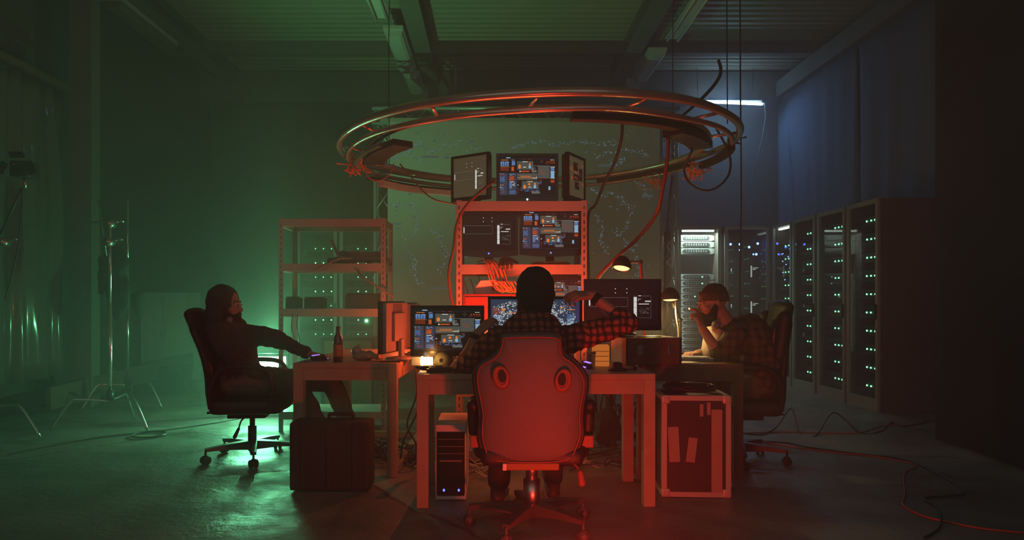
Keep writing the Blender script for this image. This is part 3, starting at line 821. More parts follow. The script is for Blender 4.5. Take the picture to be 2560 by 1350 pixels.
monitor('old monitor on the shelf top, right one, turned left with dim orange picture', (xm(1434, 5.0), 5.05, sz), 1.05, .31, .325, 'warmdash', neck=.02)
monitor('monitor on the upper shelf board, left one, black picture with white bar', (xm(1222, 5.03), 5.03, 1.364), 0, .415, .325, 'white', neck=.07, curved=True, power='led_blue_dim')
monitor('monitor on the upper shelf board, right one, orange and blue dashboard', (xm(1376, 5.03), 5.03, 1.364), 0, .44, .325, 'dash', neck=.075, curved=True, power='led_blue_dim')
monitor('low wide monitor with bright world map, right behind the head in the cap', (xm(1337, 4.36), 4.36, .722), 0, .575, .33, 'map', neck=.09)
monitor('half hidden monitor inside the shelf, above the world map monitor', (xm(1400, 5.08), 5.08, .952), 0, .34, .27, 'dash', neck=.07)
monitor('monitor on the front desk, left, showing orange and blue dashboard', (xm(1119, 4.32), 4.32, .722), .03, .445, .305, 'dash', neck=.06)
monitor('big monitor raised on the wooden case at right, with white bar and outline', (xm(1553, 4.62), 4.60, .895), 0, .495, .33, 'white', neck=.03)
monitor('monitor on the left desk seen from the side, red rear shell, nearer one', (-.66, 4.82, .722), -PI / 2 - .22, .43, .345, 'white', neck=.045, shell='grey_plastic')
monitor('monitor on the left desk seen from the side, thin one farther behind', (-.60, 5.25, .722), -PI / 2 - .14, .42, .335, 'white', neck=.045, shell='grey_plastic')
#SECTION shelfstuff
t = thing('drawer_box', 'red steel box on the middle board behind the world map monitor', 'box', (-.02, 5.02, .952))
MB().box((0, 0, .105), (.36, .3, .21), bev=.006).build('box_body', 'hazard_red', t)
MB().box((0, -.152, .11), (.33, .008, .16), bev=.003).build('drawer_front', 'hazard_red', t)
t = thing('router', 'white wedge shaped router on the red steel box', 'router', (-.035, 4.99, 1.1635), .1)
MB().prism([(-.085, 0), (.085, 0), (.085, .05), (.05, .095), (-.05, .09), (-.085, .04)], -.07, .07).build('router_body', 'white_plastic', t)
MB().box((.035, -.072, .055), (.012, .006, .06)).build('slot', 'slot_dark', t)
# gloves
t = thing('work_glove', 'dark work glove draped over the edge of the upper shelf board', 'glove', (.1, 4.9, 1.372))
m = MB().ell((0, .02, .025), (.05, .06, .022))
for i in range(4):
    x = -.036 + i * .022
    m.cap((x, -.02, .02), (x * 1.15, -.048, .012), .012, .011); m.cap((x * 1.15, -.048, .012), (x * 1.25 - .004, -.066, -.02), .011, .010); m.cap((x * 1.25 - .004, -.066, -.02), (x * 1.25 - .006, -.068, -.048 + .008 * abs(i - 1.5)), .010, .009)
m.cap((.045, .02, .02), (.075, -.01, .005), .012, .009)
blob(m, 'glove_body', 'glove_grey', t, .004, 2)
# cable bundles
def hank(name, label, c, rx_, ry_, n, r, mat, z_j=.01, loops=1, group=None, tilt=0, cat='cable coil', seed=0):
    rd = random.Random(seed); m = MB()
    for i in range(n):
        a0 = rd.uniform(0, 2 * PI); pts = []
        ex, ey = rx_ * rd.uniform(.8, 1.1), ry_ * rd.uniform(.75, 1.12); zz = rd.uniform(0, z_j * 2)
        for q in range(22):
            a = a0 + 2 * PI * q / 22
            pts.append(Vector(c) + Vector((ex * math.cos(a) + rd.uniform(-1, 1) * rx_ * .03, ey * math.sin(a), r + zz + rd.uniform(0, z_j) + tilt * math.cos(a) * ex)))
        m.tube(smooth_path(pts, 3, True), r, 5, closed=True)
    o = m.build(name, mat); return tag(o, label, cat, group)
hank('cable_coil', 'orange cable coil lying flat on the upper shelf board under the dashboard monitor', (.41, 4.97, 1.364), .12, .07, 9, .0045, 'orange_cable', .006, seed=2)
for i in range(9):
    x = .02 + i * .009 ; dx = random.uniform(-.02, .02)
    pts = [(-.1 + i * .006, 4.95, 1.385 + i * .002), (-.05 + i * .008, 4.86, 1.39), (-.03 + i * .012 + dx, 4.835, 1.33), (.0 + i * .012 + dx, 4.83, 1.24), (.04 + i * .014, 4.83, 1.185), (.09 + i * .01 + dx, 4.82, 1.18 + .01 * (i % 3)), (.02 + i * .016, 4.815, 1.25)]
    cable('hanging_cable', 'orange cable strand hanging in a bunch from the upper shelf board, over the router', pts, .0042, 'orange_cable', 'orange cable strands drooping from the shelf')
for i, (x, z0, z1) in enumerate(((-.1, 1.3, 1.0), (-.16, 1.28, 1.05), (.2, 1.3, 1.18), (.52, 1.3, 1.1), (-.2, 1.25, .98))):
    cable('thin_wire', 'thin black wire dangling under the upper shelf board', [(x, 5.2, z0), (x + .03, 5.18, (z0 + z1) / 2), (x - .02, 5.17, z1)], .003, 'black_cable', 'thin wires inside the tall shelf')

# left shelf load
ysh = 6.05
hank('cable_coil', 'big dark cable coil on the second board of the left shelf', (xm(905, 6.25), 6.27, 1.432), .2, .13, 12, .011, 'grey_cable', .035, seed=5)
hank('cable_coil', 'smaller flat coil on second board of left shelf, left end of the heap', (xm(850, 6.25), 6.24, 1.432), .1, .1, 5, .01, 'grey_cable', .02, seed=6)
cable('stiff_hose', 'thick pale hose end curling up out of the coils on the left shelf', [at(830, 600, 6.15), at(838, 620, 6.13), at(848, 640, 6.1), at(870, 650, 6.1)], .012, 'grey_plastic')
cable('stiff_hose', 'pale hose sticking out down left from the coils on the left shelf', [at(786, 674, 5.95), at(815, 662, 5.98), at(845, 648, 6.02), at(880, 646, 6.1)], .009, 'grey_plastic')
cable('stiff_hose', 'long hose slanting down right from the coils past the shelf post', [at(880, 650, 6.2), at(900, 685, 6.0), at(940, 715, 5.98), at(985, 742, 5.98)], .009, 'grey_plastic')
for (x0, x1, y0, y1, lab) in ((720, 748, 745, 773, 'small dark electronics box on the third board, left end of the left shelf'), (766, 810, 746, 773, 'square dark amplifier box on the third board, middle of the left shelf'), (868, 950, 737, 773, 'long dark finned box on the third board, right half of the left shelf')):
    a, b = at(x0, y1, 6.25), at(x1, y0, 6.25); cx_, cz_ = (a.x + b.x) / 2, 1.045
    t = thing('electronics_box', lab, 'box', (cx_, 6.27, cz_ + .001), 0, 'dark boxes on the left shelf')
    w_, h_ = b.x - a.x, b.z - 1.045
    m = MB().box((0, 0, h_ / 2), (w_, .2, h_), bev=.004); m.build('box_body', 'matte_black', t)
    m = MB()
    for q in range(int(w_ / .02)): m.box((-w_ / 2 + .01 + q * .02, 0, h_ + .005), (.006, .19, .012))
    m.build('cooling_fins', 'matte_black', t)
for i, x in enumerate((732, 745)):
    cable('thin_wire', ['thin wire hanging from the third board of the left shelf, left one', 'thin wire hanging from the third board of the left shelf, right one'][i], [(xm(x, 6.06), 6.07, 1.036), at(x - 3, 820, 6.0), at(x + 4, 850, 6.02), at(x, 880, 6.03)], .004, 'black_cable')
t = thing('wooden_crate', 'dark crate standing behind the left desk in the green haze', 'crate', at(880, 890, 7.0) * 1 + Vector((0, 0, 0)))
t.location.z = 0
MB().box((0, 0, .38), (.5, .4, .76), bev=.005).build('crate_body', 'green_box', t)
m = MB()
for x in (-.24, .24): m.box((x, -.205, .38), (.03, .012, .76))
m.box((0, -.205, .745), (.5, .012, .03)).build('crate_trim', 'matte_black', t)

#SECTION deskstuff
def mouse(label, loc, rz, mat='black_plastic'):
    t = thing('computer_mouse', label, 'mouse', loc, rz)
    m = MB().ell((0, 0, .012), (.031, .058, .024)); m.v = [Vector((p.x, p.y, max(p.z, 0))) for p in m.v]
    m.build('mouse_shell', mat, t)
    MB().tube(smooth_path([(-.033, -.045, .008), (-.036, 0, .012), (-.024, .04, .012), (0, .06, .008)], 6), .0045, 6).build('light_strip', 'purple_glow', t)
    MB().box((.0, -.02, .035), (.02, .05, .004), Rx(.1)).build('light_panel', 'purple_glow', t)
    MB().cyl((-.004, .03, .03), (.004, .03, .03), .01, 10).build('scroll_wheel', 'rubber', t)
    return t
mouse('computer mouse glowing purple under the left man\'s hand', (xm(799, 4.72), 4.70, .722), -1.2)
mouse('purple lit mouse on the front desk right of the red chair', (xm(1462, 4.2), 4.17, .722), .5)
# beer bottle
bl = at(847, 905, 4.62)
t = thing('beer_bottle', 'brown glass beer bottle on the left desk', 'bottle', (bl.x, 4.6, .722))
MB().lathe([(.001, 0), (.03, 0), (.031, .01), (.031, .13), (.026, .155), (.0145, .185), (.013, .215), (.0145, .217), (.0145, .228), (.001, .228)], seg=20).build('bottle_body', 'bottle_glass', t)
MB().lathe([(.0315, .035), (.0315, .11)], seg=20).build('label', 'bottle_label', t)
# crumpled bag
t = thing('crumpled_bag', 'crumpled plastic snack bag lying by the bottle', 'bag', (xm(912, 4.72), 4.72, .722))
m = MB().ell((0, 0, .028), (.085, .06, .03)).ell((-.05, .02, .05), (.04, .035, .035), Ry(.5)).ell((.07, -.01, .022), (.06, .04, .018)).cap((-.06, .02, .06), (-.045, .03, .095), .018, .008)
b_ = blob(m, 'bag_body', 'bag_plastic', t, .006, 1, wrinkle=.014, wscale=26)
for v in b_.data.vertices: v.co.z = max(v.co.z, 0.001)
tag(MB().box((xm(978, 4.62), 4.62, .727), (.15, .09, .008), Rz(.2), bev=.003).build('tablet', 'glossy_black'), 'thin dark tablet at the front edge of the left desk', 'tablet')
# LED lamp on front desk
lp = at(1068, 905, 4.1)
t = thing('led_work_lamp', 'glowing orange white work lamp on the left end of the front desk', 'lamp', (lp.x, 4.12, .722))
MB().box((-.065, 0, .045), (.055, .05, .05), bev=.004).build('lamp_body', 'white_plastic', t)
MB().cyl((-.035, 0, .045), (-.026, 0, .045), .027, 16).build('lens_ring', 'led_bar_hot', t)
MB().cyl((-.026, 0, .045), (.03, 0, .045), .024, 16).build('glow_cylinder', 'led_bar_warm', t)
MB().box((0, 0, .01), (.12, .06, .02), bev=.004).build('lamp_foot', 'black_plastic', t)
def keyboard(label, loc, rz, mat='black_plastic', w=.44, key='black_plastic'):
    t = thing('keyboard', label, 'keyboard', loc, rz)
    MB().prism([(-w / 2, 0), (w / 2, 0), (w / 2, .02), (-w / 2, .02)], -.07, .07).build('keyboard_body', mat, t)
    m = MB()
    for j in range(5):
        for i in range(int((w - .02) / .019)): m.box((-w / 2 + .02 + i * .019, -.055 + j * .024, .0245), (.015, .019, .008))
    m.build('keys', key, t)
    return t
keyboard('black keyboard on the front desk, mostly hidden by the chair', (xm(1165, 4.02), 4.0, .722), 0.1)
keyboard('pale keyboard on the right desk under the smoker\'s hand', (1.26, 4.68, .722), -.12, 'grey_plastic', .36, 'white_plastic')
# tape rolls / small stuff
t = thing('cable_spool', 'olive cable spool between the work lamp and the arm', 'spool', (xm(1105, 4.2), 4.2, .722))
m = MB().lathe([(.012, 0), (.045, 0), (.045, .006), (.03, .006), (.03, .04), (.045, .04), (.045, .046), (.012, .046)], seg=24); m.xf(Matrix.Translation((0, 0, .046)) @ Matrix.Rotation(PI / 2, 4, 'X')); m.build('spool_body', 'green_box', t)
t = thing('tape_dispenser', 'dark hand tool lying on the front desk edge near the lamp', 'tool', (xm(1078, 3.95), 3.95, .722))
MB().cap((-.05, 0, .02), (.05, .02, .016), .013, .018).build('tool_body', 'rubber', t)
MB().cyl((-.05, 0, .02), (-.085, -.01, .028), .006, 8).build('tool_tip', 'rubber', t)
# glass jar, amber box
t = thing('glass_jar', 'small amber glass jar beside the purple mouse on the front desk', 'jar', (xm(1478, 4.25), 4.26, .722))
MB().lathe([(.001, .001), (.026, .001), (.028, .06), (.028, .075), (.024, .075), (.024, .004), (.001, .004)], seg=20).build('jar_body', 'jar_glass', t)
MB().lathe([(.001, .076), (.03, .076), (.03, .088), (.001, .088)], seg=20).build('lid', 'amber_wood', t)
t = thing('wooden_box', 'amber slatted wooden box left of the wooden case, its lit look painted on', 'box', (xm(1503, 4.3), 4.33, .722), -.1)
MB().box((0, 0, .063), (.1, .1, .126), bev=.006).build('box_body', 'amber_painted_light', t)  # no lamp inside: the lit look is painted on as emission
m = MB()
for z in (.03, .06, .09): m.box((0, -.0505, z), (.095, .002, .003))
m.build('grooves', 'dark_wood', t)
# wooden case (rotated)
t = thing('wooden_case', 'dark wooden instrument case with metal clasps under the big monitor', 'case', (.965, 4.50, .722), .22)
MB().box((0, 0, .083), (.36, .26, .166), bev=.006).build('case_body', 'case_wood', t)
for x in (-.178, .178):
    for y in (-.128, .128): MB().box((x, y, .083), (.012, .012, .168)).build('corner_trim', 'black_plastic', t)
for x in (-.09, .11):
    c_ = MB().box((x, -.134, .09), (.035, .01, .06), bev=.003).build('clasp', 'steel', t)
MB().box((0.02, -.02, .1685), (.15, .04, .005)).build('lid_strip', 'steel', t)
# dark webcam puck
t = thing('desk_gadget', 'small black headset with round ear pad on the right end of front desk', 'headset', (xm(1543, 4.03), 4.02, .722))
MB().lathe([(.001, 0), (.05, 0), (.055, .006), (.028, .018), (.024, .045), (.001, .05)], seg=20).build('earcup', 'rubber', t)
MB().tube(smooth_path([(.03, 0, .012), (.06, -.01, .006), (.09, 0, .008)], 5), .004, 6).build('boom_arm', 'rubber', t)
MB().ell((.098, 0, .013), .013, seg=10, rings=7).build('ear_pad', 'rubber', t)
tag(MB().box((1.2, 4.53, .7235), (.2, .13, .003), Rz(.3)).build('paper_sheet', 'paper'), 'white paper sheet on the right desk by the keyboard', 'paper')
tag(MB().tube(smooth_path([at(1458, 905, 4.35), at(1520, 912, 4.2), at(1590, 915, 4.15)], 6), .003, 6).build('desk_wire', 'white_cable'), 'short pale wire on the front desk, right half', 'cable') if False else None

# desk lamps
def desk_lamp(label, base, elbow, head, aim, cordmat=None, armmat='red_cable'):
    t = thing('desk_lamp', label, 'lamp', base)
    b0 = Vector(base); e0 = Vector(elbow) - b0; h0 = Vector(head) - b0
    MB().lathe([(.001, 0), (.07, 0), (.07, .012), (.02, .02), (.001, .02)], seg=24).build('lamp_base', 'black_plastic', t)
    MB().cyl((0, 0, .015), e0, .009, 10).build('lower_arm', armmat, t)
    MB().cyl(e0, h0, .009, 10).build('upper_arm', armmat, t)
    MB().ell(e0, .016, seg=10, rings=7).build('joint', 'black_plastic', t)
    d = Vector(aim).normalized(); q = (-d).to_track_quat('Z', 'X')
    sh = MB().lathe([(.064, -.05), (.066, -.03), (.058, 0), (.04, .028), (.02, .04), (.001, .042), (.001, .036), (.018, .034), (.036, .022), (.054, -.004), (.062, -.03), (.060, -.05), (.064, -.05)], h0, q, 28).build('lamp_shade', 'black_plastic', t)
    MB().ell(h0 + d * .04, (.055, .055, .014), q, seg=20, rings=10).build('bulb', 'bulb_warm', t)
    MB().lathe([(.0595, 0), (.058, .003)], h0 + d * .047, q, 28).build('shade_rim', 'lamp_inside', sh) if False else None
    return t
hd = at(1556, 655, 4.85)
desk_lamp('black desk lamp on a red arm reaching over the big monitor', (1.10, 5.1, .722), at(1602, 655, 5.02), hd, (-.2, -.3, -1))
cable('pull_chain', 'thin pull chain with a bead under the lamp over the big monitor', [at(1571, 668, 4.83), at(1571, 690, 4.83)], .002, 'steel')
hd2 = at(1675, 733, 4.95)
desk_lamp('low black desk lamp with a warm glow between big monitor and smoking man', (1.40, 5.28, .722), at(1712, 800, 5.15) - Vector((.03, 0, 0)), hd2, (0.0, -.14, -1), armmat='black_plastic')
cable('lamp_cord', 'pale cord running down from the low desk lamp', [at(1688, 745, 5.0), at(1690, 790, 4.97), at(1696, 830, 4.95), at(1694, 880, 4.93)], .005, 'white_cable')
t = thing('cable_loop', 'pale blue lit cable loop on the right desk by the fist', 'cable', (xm(1692, 4.93), 4.93, .722))
MB().tube(smooth_path([(.06 * math.cos(a * PI / 6), .04 * math.sin(a * PI / 6), .006) for a in range(12)], 3, True), .004, 6, closed=True).build('loop', 'white_cable', t)

#SECTION floorstuff
# pc tower
t = thing('computer_tower', 'silver black computer tower with two blue lights under the front desk', 'computer', (xm(1127, 3.97), 3.97, 0), 0.0)
w_, h_, d_ = .172, .418, .43
m = MB().box((0, d_ / 2, h_ / 2 + .006), (w_, d_, h_), bev=.006); m.build('tower_case', 'white_plastic', t)
m = MB().prism([(-w_ / 2 + .008, .045), (-w_ / 2 + .012, .03), (w_ / 2 - .012, .03), (w_ / 2 - .008, .045), (w_ / 2 - .008, .385), (-w_ / 2 + .008, .385)], -.006, .002); m.build('front_panel', 'glossy_black', t)
m = MB()
for z in (.345, .305, .265): m.box((0, -.008, z), (w_ - .03, .004, .003))
m.box((0, -.009, .225), (w_ - .05, .006, .008)); m.build('drive_bays', 'grey_plastic', t)
MB().lathe([(.012, -.004), (.012, .0)], (.045, -.012, .218), Rx(PI / 2), 12).build('power_button', 'chrome', t)
for x in (-.038, .045): MB().ell((x, -.01, .062), (.006, .004, .008), seg=8, rings=6).build('blue_light', 'led_blue_dim', t)
# flight case right
t = thing('flight_case', 'upright flight case with metal edges and tape strips, right of the front desk', 'flight case', (xm(1741, 4.03), 4.03, 0), -.06)
cw, chh, cdp = .385, .58, .33
MB().box((0, cdp / 2, chh / 2), (cw - .02, cdp - .02, chh - .02)).build('case_body', 'case_panel', t)
e = .028
m = MB()
for x in (-cw / 2 + e / 2, cw / 2 - e / 2):
    for y in (e / 2, cdp - e / 2): m.box((x, y, chh / 2), (e, e, chh - .01))
for z in (e / 2 + .004, chh - e / 2 - .002):
    for y in (e / 2, cdp - e / 2): m.box((0, y, z), (cw - 2 * e, e, e))
    for x in (-cw / 2 + e / 2, cw / 2 - e / 2): m.box((x, cdp / 2, z), (e, cdp - 2 * e, e))
m.build('edge_trim', 'alu_trim', t)
for x in (-cw / 2 + .022, cw / 2 - .022):
    for z in (.026, chh - .024): MB().box((x, .008, z), (.05, .03, .05), bev=.012).build('corner_cap', 'alu_trim', t)
for (x0, x1, z0, z1, a) in ((-.155, -.095, .2, .4, -.05), (-.05, 0, .2, .34, .12), (.085, .145, .03, .5, 0), (.02, .04, .46, .53, 0), (.06, .08, .47, .54, 0)):
    MB().box(((x0 + x1) / 2, .006, (z0 + z1) / 2), (x1 - x0, .004, z1 - z0), Ry(a)).build('tape_strip', 'tape_tan', t)
hank('cable_coil', 'dark cable coil lying on top of the flight case', (xm(1741, 4.03) + .01, 4.2, chh), .15, .12, 8, .008, 'black_cable', .012, seed=9)
# black case left
t = thing('equipment_case', 'big black hard case in shadow in front of the left desk', 'case', (xm(835, 4.28), 4.15, 0), .0)
MB().box((0, .1, .205), (.47, .2, .4), bev=.02).build('case_body', 'matte_black', t)
for x in (-.15, 0, .15): MB().box((x, -.006, .2), (.03, .012, .36), bev=.004).build('case_rib', 'matte_black', t)
MB().tube(smooth_path([(-.02, .1, .405), (-.02, .1, .435), (.0, .1, .44), (.1, .1, .44), (.12, .1, .435), (.12, .1, .405)], 5), .011, 8).build('handle', 'rubber', t)
for x in (.17, -.12): MB().box((x, .0, .385), (.05, .02, .04), bev=.004).build('latch', 'rubber', t)
# bag behind
t = thing('cable_bag', 'round dark bag of cables on the floor behind the front desk', 'bag', (xm(1517, 5.35), 5.35, 0))
blob(MB().ell((0, 0, .16), (.11, .1, .15)).ell((.03, 0, .27), (.05, .05, .05)), 'bag_body', 'matte_black', t, .012, 2, wrinkle=.02, wscale=12)
b_ = t.children[0]
for v in b_.data.vertices: v.co.z = max(v.co.z, 0.002)
MB().tube(smooth_path([(-.05, 0, .29), (-.03, 0, .4), (.03, 0, .41), (.07, 0, .3)], 6), .007, 6).build('bag_strap', 'rubber', t)

# floor cables
def fl(px, py, dz=.006):
    Y = (H) * F / (py - CY); return Vector(((px - CX) * Y / F, Y, dz))
G = 'cables trailing over the floor'
def fcable(label, pts, r, mat):
    return cable('floor_cable', label, [fl(*p) for p in pts], r, mat, None, 6)
fcable('black cable with two humps, right floor, farthest from the camera', [(1862, 1085), (1900, 1088), (1940, 1078, .03), (1978, 1060, .14), (2000, 1085), (2040, 1090), (2085, 1065, .12), (2150, 1084), (2200, 1080), (2230, 1058), (2260, 1068), (2320, 1055)], .007, 'black_cable')
fcable('straight red cable across the right floor between the humped cable\'s ends', [(1835, 1086), (1900, 1083), (1990, 1082), (2080, 1085), (2150, 1083), (2210, 1066), (2290, 1064)], .005, 'red_cable')
fcable('red cable sweeping to the bottom right corner of the floor', [(1870, 1100), (1950, 1115), (2080, 1132), (2200, 1145), (2290, 1165), (2262, 1185), (2262, 1240), (2258, 1265), (2300, 1290), (2370, 1308), (2460, 1325), (2560, 1335)], .005, 'red_cable')
fcable('black cable beside the red one, looping back near the dark curtain', [(1870, 1105), (1960, 1108), (2020, 1120), (2130, 1135), (2260, 1152), (2340, 1185), (2410, 1230), (2380, 1242), (2310, 1248), (2345, 1275), (2350, 1320), (2310, 1348)], .006, 'black_cable')
fcable('thin cable along the left floor toward the light stands', [(20, 1138), (120, 1118), (250, 1095), (370, 1082), (450, 1072), (560, 1055), (640, 1040)], .005, 'black_cable')
t = None
hank('cable_coil', 'small thin cable loop on the floor by the middle light stand', (*fl(372, 1090)[:2], 0.002), .13, .13, 3, .005, 'black_cable', .003, seed=12)
# tangles under desks
random.seed(21)
def tangle(label, c, R_, n, mat, r=.004, zmax=.06):
    m = MB()
    for i in range(n):
        p = Vector((c[0] + random.gauss(0, R_ * .5), c[1] + random.gauss(0, R_ * .4), .01)); pts = []
        a = random.uniform(0, 6.28)
        for q in range(9):
            a += random.uniform(-1.1, 1.1); pts.append(p.copy()); p = p + Vector((math.cos(a), math.sin(a) * .8, 0)) * R_ * .4; p.z = .008 + random.random() * zmax
            d = Vector((c[0], c[1], 0)) - Vector((p.x, p.y, 0))
            if d.length > R_: p += d * .5
        m.tube(smooth_path(pts, 5), r, 5)
    o = m.build('cable_tangle', mat); return tag(o, label, 'cable tangle', None, 'stuff')
tangle('black cable tangle on the floor between left desk and front desk', (-.55, 4.95, 0), .32, 16, 'black_cable', .005, .12)
tangle('pale cable tangle on the floor under the left end of the tall shelf', (-.2, 4.6, 0), .3, 12, 'white_cable', .0035)
tangle('dark cable tangle under the right side behind the front desk', (.75, 5.0, 0), .38, 14, 'black_cable', .004)
tangle('pale cables on the floor behind the red chair', (.35, 4.8, 0), .35, 8, 'white_cable', .0035)
for i, pts in enumerate(([(-.52, 4.75, .72), (-.5, 4.72, .5), (-.56, 4.7, .3), (-.5, 4.72, .15), (-.55, 4.8, .02)],
                         [(-.47, 4.78, .71), (-.44, 4.72, .52), (-.5, 4.66, .36), (-.58, 4.7, .2), (-.62, 4.8, .03)],
                         [(-.44, 4.6, .66), (-.46, 4.58, .45), (-.40, 4.6, .3), (-.42, 4.65, .12), (-.35, 4.7, .02)])):
    cable('hanging_cable', ['black cable hanging between the two left desks, leftmost', 'black cable hanging between the two left desks, middle one', 'black cable hanging just left of the front desk leg'][i], pts, .006, 'black_cable')
for i, pts in enumerate(([(-.14, 4.55, .6), (-.1, 4.5, .5), (-.02, 4.52, .42), (.0, 4.6, .2), (-.05, 4.7, .02)],
                         [(.78, 4.6, .66), (.8, 4.62, .5), (.77, 4.6, .35), (.86, 4.6, .2), (.95, 4.62, .02)],
                         [(1.02, 5.0, .6), (1.03, 5.0, .45), (1.0, 5.0, .3), (1.06, 5.05, .1), (1.1, 5.1, .02)],
                         [(.72, 4.7, .64), (.74, 4.7, .52), (.8, 4.7, .4), (.83, 4.7, .28), (.74, 4.7, .03)])):
    cable('hanging_cable', ['thin wire drooping beside the tower under the front desk', 'thin wire drooping under the front desk at its right end', 'thin wire hanging under the right desk', 'curved wire under the right half of the front desk'][i], pts, .0035, 'black_cable')
hank('cable_coil', 'dark cable loop hanging between the right desk legs', (1.0, 5.2, .2), .09, .05, 3, .004, 'black_cable', .1, seed=15)

#SECTION ring
rg = thing('pipe_ring', 'huge ring of metal pipes and strip lights hanging over the desks', 'ring', (.335, 5.38, 2.265), rot=(0, -.022, 0))
def circ(r, z, n=96, a0=0, a1=2 * PI, wob=.008, sd=0):
    out = []
    for i in range(n + (0 if a1 - a0 >= 2 * PI - 1e-6 else 1)):
        a = a0 + (a1 - a0) * i / n
        rr = r + wob * noise.noise(Vector((math.cos(a) * 1.5, math.sin(a) * 1.5, sd)))
        out.append(Vector((rr * math.cos(a), rr * math.sin(a), z + wob * 1.5 * noise.noise(Vector((math.cos(a) * 2, math.sin(a) * 2, sd + 3))))))
    return out
MB().tube(circ(1.46, .0), .026, 10, closed=True).build('outer_pipe', 'pipe_metal', rg)
MB().tube(circ(1.25, -.03, sd=2), .022, 10, closed=True).build('inner_pipe', 'pipe_metal', rg)
MB().tube(circ(1.40, -.075, sd=4), .018, 8, closed=True).build('lower_pipe', 'pipe_metal', rg)
for i in range(14):
    a = 2 * PI * i / 14 + .12
    MB().cyl((1.25 * math.cos(a), 1.25 * math.sin(a), -.03), (1.46 * math.cos(a + .06), 1.46 * math.sin(a + .06), 0), .011, 8).build('strut', 'pipe_metal', rg)
def arcbox(r, z, a0, a1, w, h, mat, name, n=12):
    vs = []; fs = []
    for i in range(n + 1):
        a = math.radians(a0 + (a1 - a0) * i / n)
        for rr, zz in ((r - w / 2, z - h / 2), (r + w / 2, z - h / 2), (r + w / 2, z + h / 2), (r - w / 2, z + h / 2)):
            vs.append((rr * math.cos(a), rr * math.sin(a), zz))
    for i in range(n):
        for k in range(4):
            l = (k + 1) % 4; fs.append((4 * i + k, 4 * i + l, 4 * i + 4 + l, 4 * i + 4 + k))
    fs += [(0, 1, 2, 3), tuple(4 * n + k for k in (3, 2, 1, 0))]
    return MB().add(vs, fs).build(name, mat, rg)
# angle 270 = nearest to the camera, 0 = right, 180 = left
arcbox(1.22, -.075, 276, 312, .07, .045, 'matte_black', 'black_wrap')
arcbox(1.2, -.10, 312, 338, .15, .05, 'black_plastic', 'strip_light_housing', 3)
arcbox(1.2, -.05, 300, 336, .06, .03, 'red_leather', 'red_tube')
arcbox(1.22, -.12, 190, 222, .15, .04, 'black_plastic', 'strip_light_housing', 3)
arcbox(1.34, -.13, 182, 218, .03, .02, 'chrome', 'bright_bar', 4)
arcbox(1.36, -.15, 112, 158, .06, .045, 'fixture_white', 'strip_tube', 4)
arcbox(1.42, -.11, 112, 160, .08, .02, 'matte_black', 'strip_tray', 4)
arcbox(1.36, -.06, 20, 62, .05, .035, 'black_plastic', 'black_wrap', 6)
arcbox(1.40, -.09, 345, 375, .05, .05, 'rubber', 'black_wrap', 6)
# junk wires on the ring ends
def wirecloud(parent, c, R_, n, mat, r, name, seed):
    rd = random.Random(seed); m = MB()
    for i in range(n):
        p = Vector(c) + Vector((rd.gauss(0, R_ * .3), rd.gauss(0, R_ * .3), rd.gauss(0, R_ * .2))); pts = [p.copy()]
        v = Vector((rd.uniform(-1, 1), rd.uniform(-1, 1), rd.uniform(-1.2, .2))).normalized() * R_ * .42
        for q in range(7):
            p = p + v; v = v * .8 + Vector((rd.uniform(-1, 1), rd.uniform(-1, 1), rd.uniform(-1, .7))) * R_ * .2 + (Vector(c) - p) * .4; pts.append(p.copy())
        m.tube(smooth_path(pts, 5), r, 5)
    return m.build(name, mat, parent)
wirecloud(rg, (-1.36, -.05, -.1), .11, 9, 'orange_cable', .006, 'wire_bundle', 1)
wirecloud(rg, (1.3, .35, -.12), .13, 12, 'orange_cable', .004, 'wire_bundle', 2)
wirecloud(rg, (1.05, .75, -.12), .14, 9, 'orange_cable', .0035, 'wire_bundle', 3)
wirecloud(rg, (1.45, -.1, .02), .08, 7, 'black_cable', .005, 'wire_bundle', 4)
# hangers
for i, (a, tp) in enumerate(((30, (2.35, 6.2)), (150, (-1.5, 6.4)), (268, (.3, 4.0)), (330, (1.6, 4.3)))):
    a = math.radians(a); p0 = Vector((.335 + 1.4 * math.cos(a), 5.38 + 1.4 * math.sin(a), 2.28))
    if i == 2: continue
    cable('hanging_rope', ['thin rope holding the ring up at its far right', 'thin rope holding the ring up at its far left', '', 'thin rope holding the ring up at its near right'][i], [p0, (p0 + Vector((p0.x, p0.y, ZC))) / 2, (p0.x + .05, p0.y, ZC)], .004, 'black_cable', cat='rope')
# big cables draped
Yc = 4.75
cable('hanging_cable', 'thick dark red cable from the ring down to the lamp over the big monitor', [at(1672, 320, 4.6), at(1668, 400, 4.65), at(1655, 480, 4.75), at(1638, 540, 4.85), at(1590, 600, 4.9), at(1535, 650, 4.95), at(1498, 690, 5.0), at(1480, 730, 5.05)], .013, 'maroon_cable')
cable('hanging_cable', 'dark cable from the ring falling behind the right side of the tall shelf', [at(1556, 290, 4.9), at(1553, 350, 4.95), at(1535, 410, 5.1), at(1510, 460, 5.2), at(1490, 510, 5.3), at(1470, 545, 5.36), at(1472, 700, 5.4), at(1480, 900, 5.4), (xm(1500, 5.45), 5.45, .01)], .011, 'black_cable')
cable('hanging_cable', 'red cable from the shelf top bending down along the left post', [at(1236, 452, 4.85), at(1200, 480, 4.8), at(1165, 515, 4.8), at(1142, 560, 4.82), at(1134, 620, 4.82), at(1122, 680, 4.82), at(1127, 740, 4.84), at(1140, 790, 4.84)], .010, 'maroon_cable')
cable('hanging_cable', 'thin orange wire from the left of the ring to the shelf top', [at(1000, 410, 5.9), at(1030, 445, 5.6), at(1060, 480, 5.3), at(1090, 500, 5.1), at(1140, 510, 4.9)], .006, 'orange_cable')
